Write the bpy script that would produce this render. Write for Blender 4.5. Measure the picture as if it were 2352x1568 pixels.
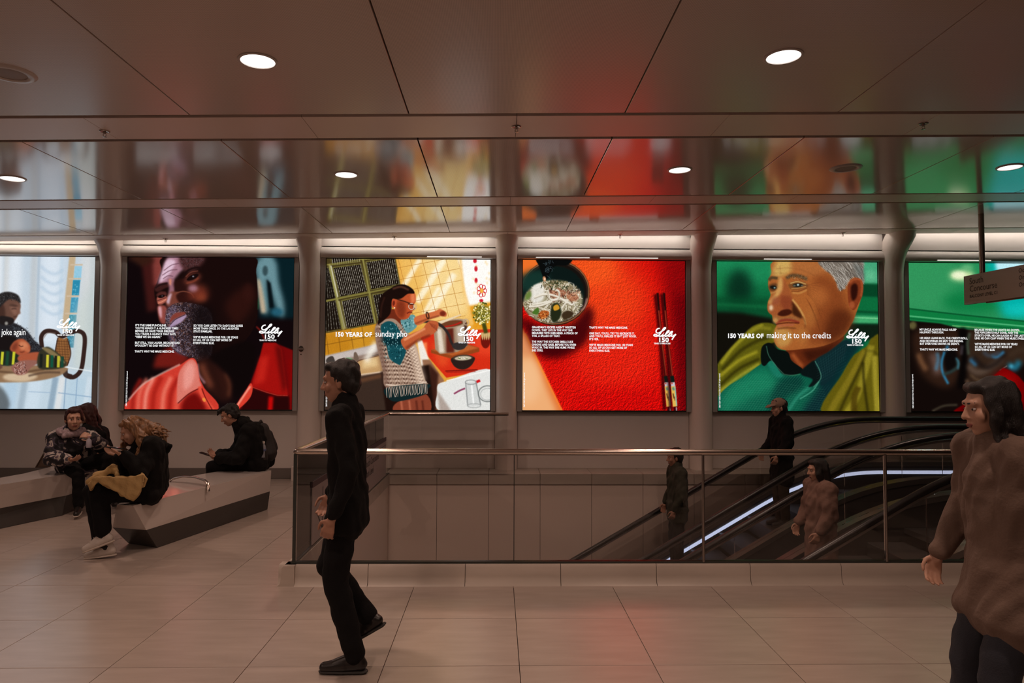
import bpy, bmesh, math, random
import numpy as np
from mathutils import Vector, Matrix, Euler

S = bpy.context.scene
C = S.collection
for o in list(bpy.data.objects): bpy.data.objects.remove(o)

# ------------------------------------------------------------------ camera, world, exposure
F_PX, YAW, PITCH, ROLL, EYE = 1628.3, .0208, .0393, -.0038, 1.65
cam_d = bpy.data.cameras.new('camera'); cam = bpy.data.objects.new('camera', cam_d); C.objects.link(cam)
cam_d.sensor_width = 36.0; cam_d.lens = F_PX/2352*36; cam_d.clip_start = .05; cam_d.clip_end = 200
cam.location = (0, 0, EYE)
cam.rotation_euler = (Matrix.Rotation(-YAW, 3, 'Z') @ Matrix.Rotation(math.pi/2+PITCH, 3, 'X') @ Matrix.Rotation(-ROLL, 3, 'Z')).to_euler()
S.camera = cam

world = bpy.data.worlds.new('world'); S.world = world; world.use_nodes = True
world.node_tree.nodes['Background'].inputs[0].default_value = (1.0, .60, .47, 1)
world.node_tree.nodes['Background'].inputs[1].default_value = .09

S.view_settings.view_transform = 'Standard'; S.view_settings.look = 'None'
S.view_settings.exposure = 0.0; S.view_settings.gamma = 1.0; S.view_settings.use_curve_mapping = False
S.cycles.use_denoising = True
S.cycles.max_bounces = 6; S.cycles.diffuse_bounces = 3; S.cycles.glossy_bounces = 3; S.cycles.transparent_max_bounces = 24; S.cycles.sample_clamp_indirect = 4.0
S.cycles.use_adaptive_sampling = True; S.cycles.adaptive_threshold = .05; S.cycles.caustics_reflective = False; S.cycles.caustics_refractive = False

# ------------------------------------------------------------------ helpers
MATS = {}
def srgb(c): return tuple(((v/255)/12.92 if v/255 <= .04045 else ((v/255+.055)/1.055)**2.4) for v in c)
def mat(name, col=(.8, .8, .8), rough=.5, metal=0.0, spec=.5, noise=0.0, nscale=8.0, bump=0.0, bscale=60.0, emit=None, estr=1.0, stretch=None, coat=0.0):
    if name in MATS: return MATS[name]
    m = bpy.data.materials.new(name); m.use_nodes = True; nt = m.node_tree; b = nt.nodes['Principled BSDF']
    b.inputs['Base Color'].default_value = (*col, 1); b.inputs['Roughness'].default_value = rough
    b.inputs['Metallic'].default_value = metal; b.inputs['Specular IOR Level'].default_value = spec
    b.inputs['Coat Weight'].default_value = coat
    if noise or bump:
        tc = nt.nodes.new('ShaderNodeTexCoord'); mp = nt.nodes.new('ShaderNodeMapping'); nt.links.new(tc.outputs['Object'], mp.inputs['Vector'])
        if stretch: mp.inputs['Scale'].default_value = stretch
    if noise:
        n = nt.nodes.new('ShaderNodeTexNoise'); n.inputs['Scale'].default_value = nscale; n.inputs['Detail'].default_value = 6
        nt.links.new(mp.outputs[0], n.inputs['Vector'])
        r = nt.nodes.new('ShaderNodeMapRange'); r.inputs[1].default_value = .3; r.inputs[2].default_value = .7; r.inputs[3].default_value = 1-noise; r.inputs[4].default_value = 1+noise
        nt.links.new(n.outputs['Fac'], r.inputs[0])
        mx = nt.nodes.new('ShaderNodeVectorMath'); mx.operation = 'SCALE'; mx.inputs[0].default_value = col
        nt.links.new(r.outputs[0], mx.inputs['Scale']); nt.links.new(mx.outputs[0], b.inputs['Base Color'])
    if bump:
        n2 = nt.nodes.new('ShaderNodeTexNoise'); n2.inputs['Scale'].default_value = bscale; n2.inputs['Detail'].default_value = 4
        nt.links.new(mp.outputs[0], n2.inputs['Vector'])
        bp = nt.nodes.new('ShaderNodeBump'); bp.inputs['Strength'].default_value = bump; bp.inputs['Distance'].default_value = .01
        nt.links.new(n2.outputs['Fac'], bp.inputs['Height']); nt.links.new(bp.outputs[0], b.inputs['Normal'])
    if emit is not None:
        b.inputs['Emission Color'].default_value = (*emit, 1); b.inputs['Emission Strength'].default_value = estr
    MATS[name] = m
    return m

def glass_mat(name, tint, spec=.5):
    if name in MATS: return MATS[name]
    m = bpy.data.materials.new(name); m.use_nodes = True; nt = m.node_tree; nt.nodes.clear()
    o = nt.nodes.new('ShaderNodeOutputMaterial'); mx = nt.nodes.new('ShaderNodeMixShader'); t = nt.nodes.new('ShaderNodeBsdfTransparent'); g = nt.nodes.new('ShaderNodeBsdfGlossy'); f = nt.nodes.new('ShaderNodeFresnel')
    t.inputs[0].default_value = (*tint, 1); g.inputs['Roughness'].default_value = .02; g.inputs[0].default_value = (spec*2, spec*2, spec*2, 1); f.inputs[0].default_value = 1.45
    nt.links.new(f.outputs[0], mx.inputs[0]); nt.links.new(t.outputs[0], mx.inputs[1]); nt.links.new(g.outputs[0], mx.inputs[2]); nt.links.new(mx.outputs[0], o.inputs[0])
    MATS[name] = m
    return m

def emat(name, col, st, sample=True):
    if name in MATS: return MATS[name]
    m = bpy.data.materials.new(name); m.use_nodes = True; nt = m.node_tree; nt.nodes.clear()
    o = nt.nodes.new('ShaderNodeOutputMaterial'); e = nt.nodes.new('ShaderNodeEmission'); e.inputs[0].default_value = (*col, 1); e.inputs[1].default_value = st
    nt.links.new(e.outputs[0], o.inputs[0]); MATS[name] = m
    if not sample: m.cycles.emission_sampling = 'NONE'
    return m

def empty(name, loc=(0, 0, 0), parent=None, rot=None):
    o = bpy.data.objects.new(name, None); C.objects.link(o); o.location = loc; o.empty_display_size = .1
    if rot: o.rotation_euler = rot
    if parent: o.parent = parent
    return o
def tag(o, label=None, cat=None, group=None, kind=None):
    if label: o['label'] = label
    if cat: o['category'] = cat
    if group: o['group'] = group
    if kind: o['kind'] = kind
    return o
def obj(name, me, m=None, parent=None, loc=None, rot=None):
    if m is not None and not me.materials: me.materials.append(m)
    o = bpy.data.objects.new(name, me); C.objects.link(o)
    if parent: o.parent = parent
    if loc: o.location = loc
    if rot: o.rotation_euler = rot
    return o

class MB:
    """collects vertices and faces, then links them as one mesh object"""
    def __init__(s): s.v = []; s.f = []
    def add(s, v, f):
        n = len(s.v); s.v += [tuple(p) for p in v]; s.f += [tuple(i+n for i in q) for q in f]; return s
    def box(s, lo, hi, ch=0.0):
        (x0, y0, z0), (x1, y1, z1) = lo, hi
        if ch <= 0:
            return s.add([(x0, y0, z0), (x1, y0, z0), (x1, y1, z0), (x0, y1, z0), (x0, y0, z1), (x1, y0, z1), (x1, y1, z1), (x0, y1, z1)],
                  [(0, 3, 2, 1), (4, 5, 6, 7), (0, 1, 5, 4), (1, 2, 6, 5), (2, 3, 7, 6), (3, 0, 4, 7)])
        bm = bmesh.new(); bmesh.ops.create_cube(bm, size=1)
        for v in bm.verts: v.co = Vector(((x0+x1)/2+v.co.x*(x1-x0), (y0+y1)/2+v.co.y*(y1-y0), (z0+z1)/2+v.co.z*(z1-z0)))
        bmesh.ops.bevel(bm, geom=bm.edges[:], offset=ch, segments=1, affect='EDGES')
        bm.verts.index_update(); s.add([v.co[:] for v in bm.verts], [[v.index for v in f.verts] for f in bm.faces]); bm.free(); return s
    def prism(s, poly, a, b, axis='x'):
        """polygon in the plane across the axis, extruded from a to b"""
        n = len(poly)
        def P(p, t): return {'x': (t, p[0], p[1]), 'y': (p[0], t, p[1]), 'z': (p[0], p[1], t)}[axis]
        v = [P(p, a) for p in poly]+[P(p, b) for p in poly]
        f = [tuple(range(n))[::-1], tuple(range(n, 2*n))]+[(i, (i+1) % n, n+(i+1) % n, n+i) for i in range(n)]
        return s.add(v, f)
    def rings(s, rs, closed_ends=True):
        n = len(rs[0]); v = [p for r in rs for p in r]; f = []
        for i in range(len(rs)-1):
            for j in range(n): f.append((i*n+j, i*n+(j+1) % n, (i+1)*n+(j+1) % n, (i+1)*n+j))
        if closed_ends: f += [tuple(range(n))[::-1], tuple(range((len(rs)-1)*n, len(rs)*n))]
        return s.add(v, f)
    def tube(s, pts, r, n=10, flat=None):
        pts = [Vector(p) for p in pts]; rs = []
        rr = r if hasattr(r, '__len__') else [r]*len(pts)
        up = None
        for i, p in enumerate(pts):
            d = (pts[min(i+1, len(pts)-1)]-pts[max(i-1, 0)]).normalized()
            if up is None:
                up = Vector((0, 0, 1)) if abs(d.z) < .9 else Vector((0, 1, 0))
            side = d.cross(up).normalized(); up = side.cross(d).normalized()
            a, b = (rr[i], rr[i]) if flat is None else (rr[i]*flat[0], rr[i]*flat[1])
            rs.append([tuple(p+side*a*math.cos(t*2*math.pi/n)+up*b*math.sin(t*2*math.pi/n)) for t in range(n)])
        return s.rings(rs)
    def lathe(s, prof, c=(0, 0, 0), n=24):
        rs = [[(c[0]+r*math.cos(2*math.pi*j/n), c[1]+r*math.sin(2*math.pi*j/n), c[2]+z) for j in range(n)] for r, z in prof]
        return s.rings(rs)
    def mesh(s, name, smooth=False):
        me = bpy.data.meshes.new(name); me.from_pydata(s.v, [], s.f); me.validate(); me.update()
        bm = bmesh.new(); bm.from_mesh(me); bmesh.ops.recalc_face_normals(bm, faces=bm.faces[:]); bm.to_mesh(me); bm.free()
        if smooth:
            me.polygons.foreach_set('use_smooth', [True]*len(me.polygons))
            try: me.set_sharp_from_angle(angle=math.radians(40))
            except Exception: pass
        return me
    def build(s, name, m, parent=None, loc=None, rot=None, smooth=False): return obj(name, s.mesh(name, smooth), m, parent, loc, rot)

def box(name, lo, hi, m, parent=None, ch=0.0): return MB().box(lo, hi, ch).build(name, m, parent)

def text(name, body, size, m, parent, origin, right, up, sx=1.0, bold=0.0, line=1.0, depth=.0, track=1.0):
    cu = bpy.data.curves.new(name, 'FONT'); cu.body = body; cu.size = size; cu.offset = bold*size; cu.space_line = line; cu.resolution_u = 2; cu.extrude = depth; cu.space_character = track
    o = bpy.data.objects.new(name, cu); C.objects.link(o)
    r = Vector(right).normalized(); u = Vector(up).normalized(); n = r.cross(u)
    mw = Matrix((r, u, n)).transposed().to_4x4() @ Matrix.Diagonal((sx, 1, 1, 1))
    mw.translation = Vector(origin)
    cu.materials.append(m)
    bpy.context.view_layer.update()
    me = bpy.data.meshes.new_from_object(o.evaluated_get(bpy.context.evaluated_depsgraph_get()))
    bpy.data.objects.remove(o); me.name = name
    o = obj(name, me, m, parent)
    o.matrix_basis = Matrix.Translation(parent.location).inverted() @ mw
    return o
# ------------------------------------------------------------------ setting
M_TILE = mat('floor_tile_marble', (.44, .365, .315), .27, spec=.5, noise=.08, nscale=2.2, stretch=(1, 5, 1)); M_TILE.node_tree.nodes['Principled BSDF'].inputs['IOR'].default_value = 1.85
M_GROUT = mat('floor_grout', (.07, .05, .045), .9)
M_WALLW = mat('wall_white_panel', (.80, .74, .70), .35, spec=.4, noise=.02, nscale=1.5)
M_PIL = mat('pilaster_white_paint', (.90, .80, .735), .28, spec=.5)
M_STONE = mat('curb_stone', (.50, .43, .37), .42, noise=.10, nscale=2.5, stretch=(.6, 3, 3))
M_WELL = mat('well_lining_panel', (.80, .67, .59), .30, spec=.45)
M_BASE = mat('baseboard_grey', (.20, .175, .16), .45)
M_DARK = mat('dark_gap', (.012, .01, .009), .9)
M_GREYF = mat('screen_side_trim', (.46, .44, .42), .4)

def ceiling_paint(name, rough, perforated):
    m = mat(name, (.74, .64, .575), rough, spec=.9)
    if perforated:
        nt = m.node_tree; b = nt.nodes['Principled BSDF']; b.inputs['IOR'].default_value = 1.9; b.inputs['Coat Weight'].default_value = .45 if rough < .2 else 0; b.inputs['Coat Roughness'].default_value = .12; b.inputs['Specular IOR Level'].default_value = .5
        tc = nt.nodes.new('ShaderNodeTexCoord'); sc = nt.nodes.new('ShaderNodeVectorMath'); sc.operation = 'SCALE'; sc.inputs['Scale'].default_value = 110
        v = nt.nodes.new('ShaderNodeTexVoronoi'); v.inputs['Randomness'].default_value = 0; v.inputs['Scale'].default_value = 1
        r = nt.nodes.new('ShaderNodeMapRange'); r.inputs[1].default_value = .22; r.inputs[2].default_value = .30; r.inputs[3].default_value = .62; r.inputs[4].default_value = 1.0
        mx = nt.nodes.new('ShaderNodeVectorMath'); mx.operation = 'SCALE'; mx.inputs[0].default_value = (.80, .69, .62)
        nt.links.new(tc.outputs['Object'], sc.inputs[0]); nt.links.new(sc.outputs[0], v.inputs['Vector']); nt.links.new(v.outputs['Distance'], r.inputs[0]); nt.links.new(r.outputs[0], mx.inputs['Scale']); nt.links.new(mx.outputs[0], b.inputs['Base Color'])
    return m
M_CEIL = ceiling_paint('ceiling_panel_gloss', .12, True); M_CEILP = ceiling_paint('ceiling_panel_perforated', .24, True); M_CEILP.node_tree.nodes['Principled BSDF'].inputs['IOR'].default_value = 1.65
M_STRIP = ceiling_paint('ceiling_strip_satin', .36, False); M_STRIP.node_tree.nodes['Principled BSDF'].inputs['Base Color'].default_value = (.95, .80, .71, 1)

# floor: slab, then every tile in view as a part
WX0, WX1, WY0, WY1 = -1.60, 6.55, 5.50, 10.27      # the escalator well
floor = empty('floor'); tag(floor, kind='structure')
FB = MB()
for lo, hi in (((-16, -8, -.30), (16, WY0+.03, -.012)), ((-16, WY0+.03, -.30), (WX0-.05, 11.2, -.012)), ((WX1, WY0+.03, -.30), (16, 11.2, -.012)), ((WX0-.05, WY1+.02, -.30), (WX1, 11.2, -.012))):
    FB.box(lo, hi)
FB.build('slab', M_GROUT, floor)
TW, TD, TX, TY = .7544, .7497, -2.886, 5.5186
tile_me = {}
def tile(x0, x1, y0, y1):
    w, d = round(x1-x0, 4), round(y1-y0, 4)
    if (w, d) not in tile_me: tile_me[(w, d)] = MB().box((.0019, .0026, -.02), (w-.0019, d-.0026, 0), .001).mesh('tile')
    t = obj('tile', tile_me[(w, d)], M_TILE, floor, (x0, y0, 0))
for j in range(-7, 5):
    y0 = TY-(j+1)*TD; y1 = y0+TD
    for i in range(-9, 16):
        x0 = TX+i*TW; x1 = x0+TW
        if abs(x0+x1)/2 > .80*(y1+.5)+.5 and not (x0 > 6): continue
        if x0 > 8: continue
        if y0 > WY0-.1:
            if x0 > WX0-.1 and x1 < WX1+.2 and y1 < 10.9: continue
            if x1 > WX0-.06 and x0 < WX0: x1 = WX0-.06
            if x0 < WX1 and x1 > WX1: x0 = WX1+.02
            if WX0-.1 < x0 < WX1: continue
        if x1-x0 < .05: continue
        tile(x0, x1, y0, min(y1, 10.80))

# ceiling: a level set of panel rows, tilted very slightly like the real one
ZC, TILT, CX = 3.62, .0163, .146
ceiling = empty('ceiling', (CX, 0, ZC), None, (0, -TILT, 0)); tag(ceiling, kind='structure')
box('ceiling_void', (-16, -8, .10), (16, 10.47, .40), M_DARK, ceiling)
PW = 1.667
rows = [(5.43-2.55*3-.02, 5.43-2.55*3+2.0), (3.42-2.62, 5.385-2.62), (3.42, 5.385), (6.005, 8.005), (8.49, 10.075)]
strips = [(.20, .74), (2.82, 3.37), (5.445, 5.945), (8.05, 8.435), (10.12, 10.50)]
pm = {}
for y0, y1 in rows:
    for k in range(-6, 7):
        if abs(k)*PW > y1*.85+2.2 and abs(k) > 2: continue
        d = round(y1-y0, 3)
        if d not in pm: pm[d] = MB().box((-PW/2+.005, 0, 0), (PW/2-.005, d, .03), .002).mesh('ceiling_panel')
        obj('panel', pm[d], M_CEIL if y0 > 5.5 else M_CEILP, ceiling, (k*PW, y0, 0))
for y0, y1 in strips:
    for k in range(-6, 6):
        if abs(k+.5)*PW > y1*.85+2.2 and abs(k) > 2: continue
        d = round(y1-y0, 3)
        if ('s', d) not in pm: pm['s', d] = MB().box((.002, 0, 0), (PW-.002, d, .03), .001).mesh('ceiling_strip')
        obj('strip_panel', pm['s', d], M_STRIP, ceiling, (k*PW, y0, 0))

# screen wall
SX0, SP, SW, SZ0, SZ1, SY = -5.5414, 2.9628, 2.4712, 1.0372, 3.3091, 10.70
wall = empty('wall_back', (0, 0, 0)); tag(wall, kind='structure')
box('wall_core', (-16, 10.87, -6), (16, 11.3, 4.3), M_WALLW, wall)
wall = empty('trim_2'); tag(wall, kind='structure')     # panels, headers and pilasters in front of it
def pil_x(i): return SX0+SP*i-(SP-SW)/2           # pilaster left of screen i
for i in range(-2, 7):
    a, b = pil_x(i)+.175, pil_x(i+1)-.175
    box('lower_panel', (a, 10.80, .155 if b > WX0 and a < WX1 else .0), (b, 10.87, SZ0-.02), M_WALLW, wall, .003)
    # rounded header over each screen
    prof = [(10.86, SZ1+.012), (10.68, SZ1+.012), (10.645, SZ1+.018), (10.636, SZ1+.045), (10.63, SZ1+.06), (10.635, SZ1+.11), (10.655, SZ1+.155), (10.69, SZ1+.175), (10.86, SZ1+.18)]
    MB().prism(prof, a-.01, b+.01).build('header_panel', M_WALLW, wall, smooth=True)
    box('cove_panel', (a-.01, 10.68, SZ1+.19), (b+.01, 10.86, 4.0), M_WALLW, wall)
M_THIN = emat('header_painted_reflection', (1, .92, .84), .95, False)  # glowing lines imitate reflections of linear lights on the glossy header
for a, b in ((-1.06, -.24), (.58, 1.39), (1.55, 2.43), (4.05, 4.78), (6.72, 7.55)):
    box('painted_reflection', (a, 10.634, SZ1+.026), (b, 10.6365, SZ1+.036), M_THIN, wall)
# pilasters: half-round shafts that bend forward into the ceiling
def pilaster(x):
    path = [(10.76, 0.0), (10.76, 3.12)]
    R = .62
    for k in range(1, 8):
        t = k/7*math.radians(48)
        path.append((10.76-R*(1-math.cos(t)), 3.12+R*math.sin(t)))
    path.append((path[-1][0]-.22*math.sin(math.radians(48)), path[-1][1]+.22*math.cos(math.radians(48)))); path.append((path[-1][0]-.02, 4.0))
    rs = []
    for i, (y, z) in enumerate(path):
        if i == 0: d = Vector((0, 0, 1))
        else: d = Vector((0, path[i][0]-path[i-1][0], path[i][1]-path[i-1][1])).normalized()
        nrm = Vector((0, -d.z, d.y)); p = Vector((x, y, z)); r = []
        for t in range(13):
            a = math.pi*t/12
            r.append(tuple(p+Vector((1, 0, 0))*(-.170*math.cos(a))+nrm*.185*math.sin(a)))
        for t in (1, -1): r.append(tuple(p+Vector((t*.170, 0, 0))-nrm*.12))
        rs.append(r)
    return MB().rings(rs).build('pilaster', M_PIL, wall, smooth=True)
for i in range(-1, 7):
    pilaster(pil_x(i))
    x = pil_x(i)
    if x < WX0 or x > WX1:
        MB().prism([(x-.21, 10.80), (x-.21, 10.60), (x-.13, 10.52), (x+.13, 10.52), (x+.21, 10.60), (x+.21, 10.80)], 0, .20, 'z').build('plinth', M_PIL, wall)
bb = empty('baseboard_back'); tag(bb, kind='structure')
for i in range(-2, 7):
    a, b = pil_x(i)+.19, pil_x(i+1)-.19
    if b > WX0 and a < WX0: b = WX0-.02
    if a > WX0 and a < WX1-1: continue
    if i == 0 or i == 1 or i < 0 or a > WX1-1: box('board', (a, 10.782, 0), (b, 10.80, .155), M_BASE, bb, .002)

# shell behind the camera keeps the passage a room
wr = empty('wall_rear'); tag(wr, kind='structure'); box('wall_face', (-16, -8.3, -.3), (16, -8, 4.3), M_WALLW, wr)

ws = empty('added_wall_right'); tag(ws, kind='structure'); box('wall_face', (13, -8, -.3), (13.3, 10.86, 4.3), M_WALLW, ws)  # unseen end wall, added to cut ambient light on the right side

# well: lining, stone curb and ledge
well = empty('wall_well'); tag(well, kind='structure')
box('lining_core_back', (WX0-.3, WY1+.02, -6), (WX1+.2, WY1+.3, 0), M_DARK, well)
x = -1.60
k = 0
while x < WX1:
    box('lining_panel', (x+.003, WY1, -5.2), (min(x+.7425, WX1)-.003, WY1+.05, -.004), M_WELL, well)
    x += .7425
box('lining_side', (WX0-.25, 5.60, -5.2), (WX0+.045, WY1+.05, -.004), M_WELL, well)
box('lining_front', (WX0-.2, WY0-.05, -5.2), (WX1, WY0+.08, -.004), M_WELL, well)
box('lower_floor', (WX0-.4, 4.9, -5.4), (16, 10.9, -5.2), M_TILE, well)
curb = empty('trim_1'); tag(curb, kind='structure')
prof = [(5.462, 0), (5.487, .022), (5.497, .07), (5.500, .135), (5.512, .155), (5.60, .155), (5.60, -.004)]
jx = [-1.66, -.978, -.238, .495, 1.233, 1.962, 2.672, 3.379, 4.09, 4.80, 5.51, 6.22, 6.93, 7.64]
for a, b in zip(jx[:-1], jx[1:]):
    MB().prism(prof, a+.0022, b-.0022).build('curb_stone', M_STONE, curb, smooth=True)
lp = [(-1.662, 0), (-1.637, .022), (-1.627, .07), (-1.624, .135), (-1.612, .155), (-1.53, .155), (-1.53, -.004)]
y = 5.462
for k in range(7):
    y2 = min(5.60+(k+1)*.75, WY1+.06)
    if y2-y > .02: MB().prism([(p[0]+0, p[1]) for p in lp], y+.002, y2-.002, 'y').build('curb_stone', M_STONE, curb, smooth=True)
    y = y2
for k in range(11):
    a = -1.60+k*.7425
    if a < WX1: box('ledge_stone', (a+.002, WY1-.02, -.004), (min(a+.7425, WX1)-.002, 10.84, .155), M_STONE, curb, .006)

# ------------------------------------------------------------------ lamps in the ceiling
M_RING = mat('lamp_trim_ring', (.66, .60, .56), .3)
M_LENS = emat('lamp_diffuser_glow', (1, .93, .87), 2.2, False)
def cpt(x, y, dz=0.0):
    c, s = math.cos(TILT), math.sin(TILT)
    return (CX+x*c-dz*s, y, ZC+x*s+dz*c)
ring_me = MB().lathe([(.107, .004), (.122, .0), (.122, -.006), (.113, -.010), (.105, -.008), (.105, .004)], n=40).mesh('trim_ring', True)
lens_me = MB().lathe([(.0, .002), (.105, .002), (.105, -.002), (.0, -.0045)][1:3]+[(.06, -.0032), (.001, -.0038)], n=32).mesh('diffuser', True)
def downlight(k, y, label, power=88):
    t = empty('ceiling_downlight', cpt(k*PW, y), None, (0, -TILT, 0)); tag(t, label, 'ceiling light', 'round recessed downlights')
    obj('trim_ring', ring_me, M_RING, t); obj('diffuser', lens_me, M_LENS, t)
    l = bpy.data.lights.new('downlight_lamp', 'SPOT'); l.energy = power; l.color = (1, .69, .55); l.spot_size = math.radians(168); l.spot_blend = 1.0; l.shadow_soft_size = .09
    o = bpy.data.objects.new('lamp', l); C.objects.link(o); o.parent = t; o.location = (0, 0, -.03)
for k, y, lab in ((-1, 4.44, 'large round downlight above the railing corner, brightest at upper left'), (1, 4.40, 'large round downlight at upper right of the ceiling'), (-1, 7.06, 'small round downlight above the kitchen screen'), (1, 6.97, 'small round downlight above the red soup screen'), (3, 6.95, 'small round downlight at far right over the hanging sign'), (-3, 7.12, 'round downlight at far left edge above the table screen')):
    downlight(k, y, lab, 110 if k < 0 else 96 if k < 2 else 64)
for k, kn in ((-5, 'far left'), (-3, 'left'), (-1, 'middle'), (1, 'middle right')):
    for y, yn in ((1.8, 'nearest'), (-1.0, 'second'), (-3.6, 'last')):
        downlight(k, y, 'round downlight behind the viewer, %s row, %s column' % (yn, kn), 114 if k < 0 else 86)
grille_me = MB().lathe([(.001, -.006), (.08, -.006), (.098, -.003), (.098, .004)], n=32).mesh('grille', True)
sring_me = MB().lathe([(.098, .004), (.098, -.006), (.112, -.012), (.150, -.006), (.156, .0), (.156, .004)], n=40).mesh('rim', True)
M_GRILLE = mat('speaker_grille', (.42, .36, .32), .5, bump=.4, bscale=400)
for k, y, lab in ((2, 6.95, 'round flush ceiling speaker above the green portrait screen'), (-2, 4.62, 'round flush ceiling speaker cut by the upper left edge')):
    t = empty('ceiling_speaker', cpt(k*PW, y), None, (0, -TILT, 0)); tag(t, lab, 'speaker', 'round ceiling speakers')
    obj('rim', sring_me, M_RING, t); obj('grille', grille_me, M_GRILLE, t)
M_CHROME = mat('sprinkler_chrome', (.45, .38, .34), .25, 1.0)
esc_me = MB().lathe([(.001, -.002), (.018, -.004), (.032, -.008), (.040, -.003), (.040, .003)], n=20).mesh('escutcheon', True)
def spr_body():
    m = MB().lathe([(.009, 0), (.009, -.022), (.006, -.024), (.001, -.024)], n=10)
    for s in (-1, 1): m.tube([(s*.008, 0, -.02), (s*.013, 0, -.032), (s*.004, 0, -.046)], .0025, 6)
    return m.mesh('sprinkler_body', True)
body_me = spr_body(); defl_me = MB().lathe([(.001, -.046), (.016, -.046), (.017, -.049), (.001, -.050)], n=14).mesh('deflector', True)
for k, y, lab in ((-2, 5.74, 'sprinkler head in the wide ceiling strip, leftmost of three'), (0, 5.68, 'sprinkler head in the wide ceiling strip, middle of three'), (2, 5.66, 'sprinkler head in the wide ceiling strip, rightmost of three'), (-3, 10.40, 'small sprinkler head over the red shirt portrait screen'), (-1, 10.40, 'small sprinkler head over the kitchen screen'), (1, 10.40, 'small sprinkler head over the red soup screen'), (3, 10.40, 'small sprinkler head over the green portrait screen')):
    t = empty('sprinkler_head', cpt(k*PW, y), None, (0, -TILT, 0)); tag(t, lab, 'sprinkler', 'ceiling sprinkler heads')
    obj('escutcheon', esc_me, M_CHROME, t); obj('sprinkler_body', body_me, M_CHROME, t); obj('deflector', defl_me, M_CHROME, t)
# cove lamps hidden in the slot over every screen
M_COVE = emat('cove_lamp_glow', (1, .90, .80), 16.0)
for i, nm in ((-1, 'table'), (0, 'red shirt portrait'), (1, 'kitchen'), (2, 'red soup'), (3, 'green portrait'), (4, 'green sofa')):
    a, b = pil_x(i)+.25, pil_x(i+1)-.25
    zc = ZC+TILT*((a+b)/2-CX)
    t = empty('cove_lamp', ((a+b)/2, 10.545, zc+.05)); tag(t, 'linear cove lamp in the slot above the %s screen' % nm, 'light', 'cove lamps')
    w = (b-a)/2
    MB().box((-w, -.012, .012), (w, .03, .03)).build('housing', M_GREYF, t); MB().box((-w, -.010, .0), (w, .012, .0115)).build('tube', M_COVE, t)
# ------------------------------------------------------------------ pictures shown on the screens (painted in code)
CW, CH = 720, 664

def catmull(pts, closed=True, n=6):
    p = np.asarray(pts, float)
    if closed:
        q = np.vstack([p[-1:], p, p[:2]])
    else:
        q = np.vstack([2*p[:1]-p[1:2], p, 2*p[-1:]-p[-2:-1]])
    out = []
    t = np.linspace(0, 1, n, endpoint=False)[:, None]
    for i in range(len(q)-3):
        a, b, c, d = q[i:i+4]
        out.append(0.5*((2*b)+(-a+c)*t+(2*a-5*b+4*c-d)*t*t+(-a+3*b-3*c+d)*t**3))
    out = np.vstack(out)
    return out if closed else np.vstack([out, p[-1:]])

def boxblur(a, r):
    if r < 1: return a
    for ax in (0, 1):
        pad = [(0, 0), (0, 0)]; pad[ax] = (r+1, r)
        c = np.cumsum(np.pad(a, pad, mode='edge'), axis=ax)
        n = a.shape[ax]
        if ax == 0: a = (c[2*r+1:2*r+1+n]-c[:n])/(2*r+1)
        else: a = (c[:, 2*r+1:2*r+1+n]-c[:, :n])/(2*r+1)
    return a

def gblur(a, s):
    r = int(round(s*0.62))
    if r < 1: return a
    for _ in range(3): a = boxblur(a, r)
    return a

def vnoise(h, w, cell, seed):
    rg = np.random.RandomState(seed)
    gy, gx = int(h/cell)+3, int(w/cell)+3
    g = rg.rand(gy, gx)
    y = np.arange(h)/cell; x = np.arange(w)/cell
    iy = y.astype(int); ix = x.astype(int)
    fy = (y-iy)[:, None]; fx = (x-ix)[None]
    fy = fy*fy*(3-2*fy); fx = fx*fx*(3-2*fx)
    a = g[iy][:, ix]; b = g[iy][:, ix+1]; c = g[iy+1][:, ix]; d = g[iy+1][:, ix+1]
    return (a*(1-fx)+b*fx)*(1-fy)+(c*(1-fx)+d*fx)*fy

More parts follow.
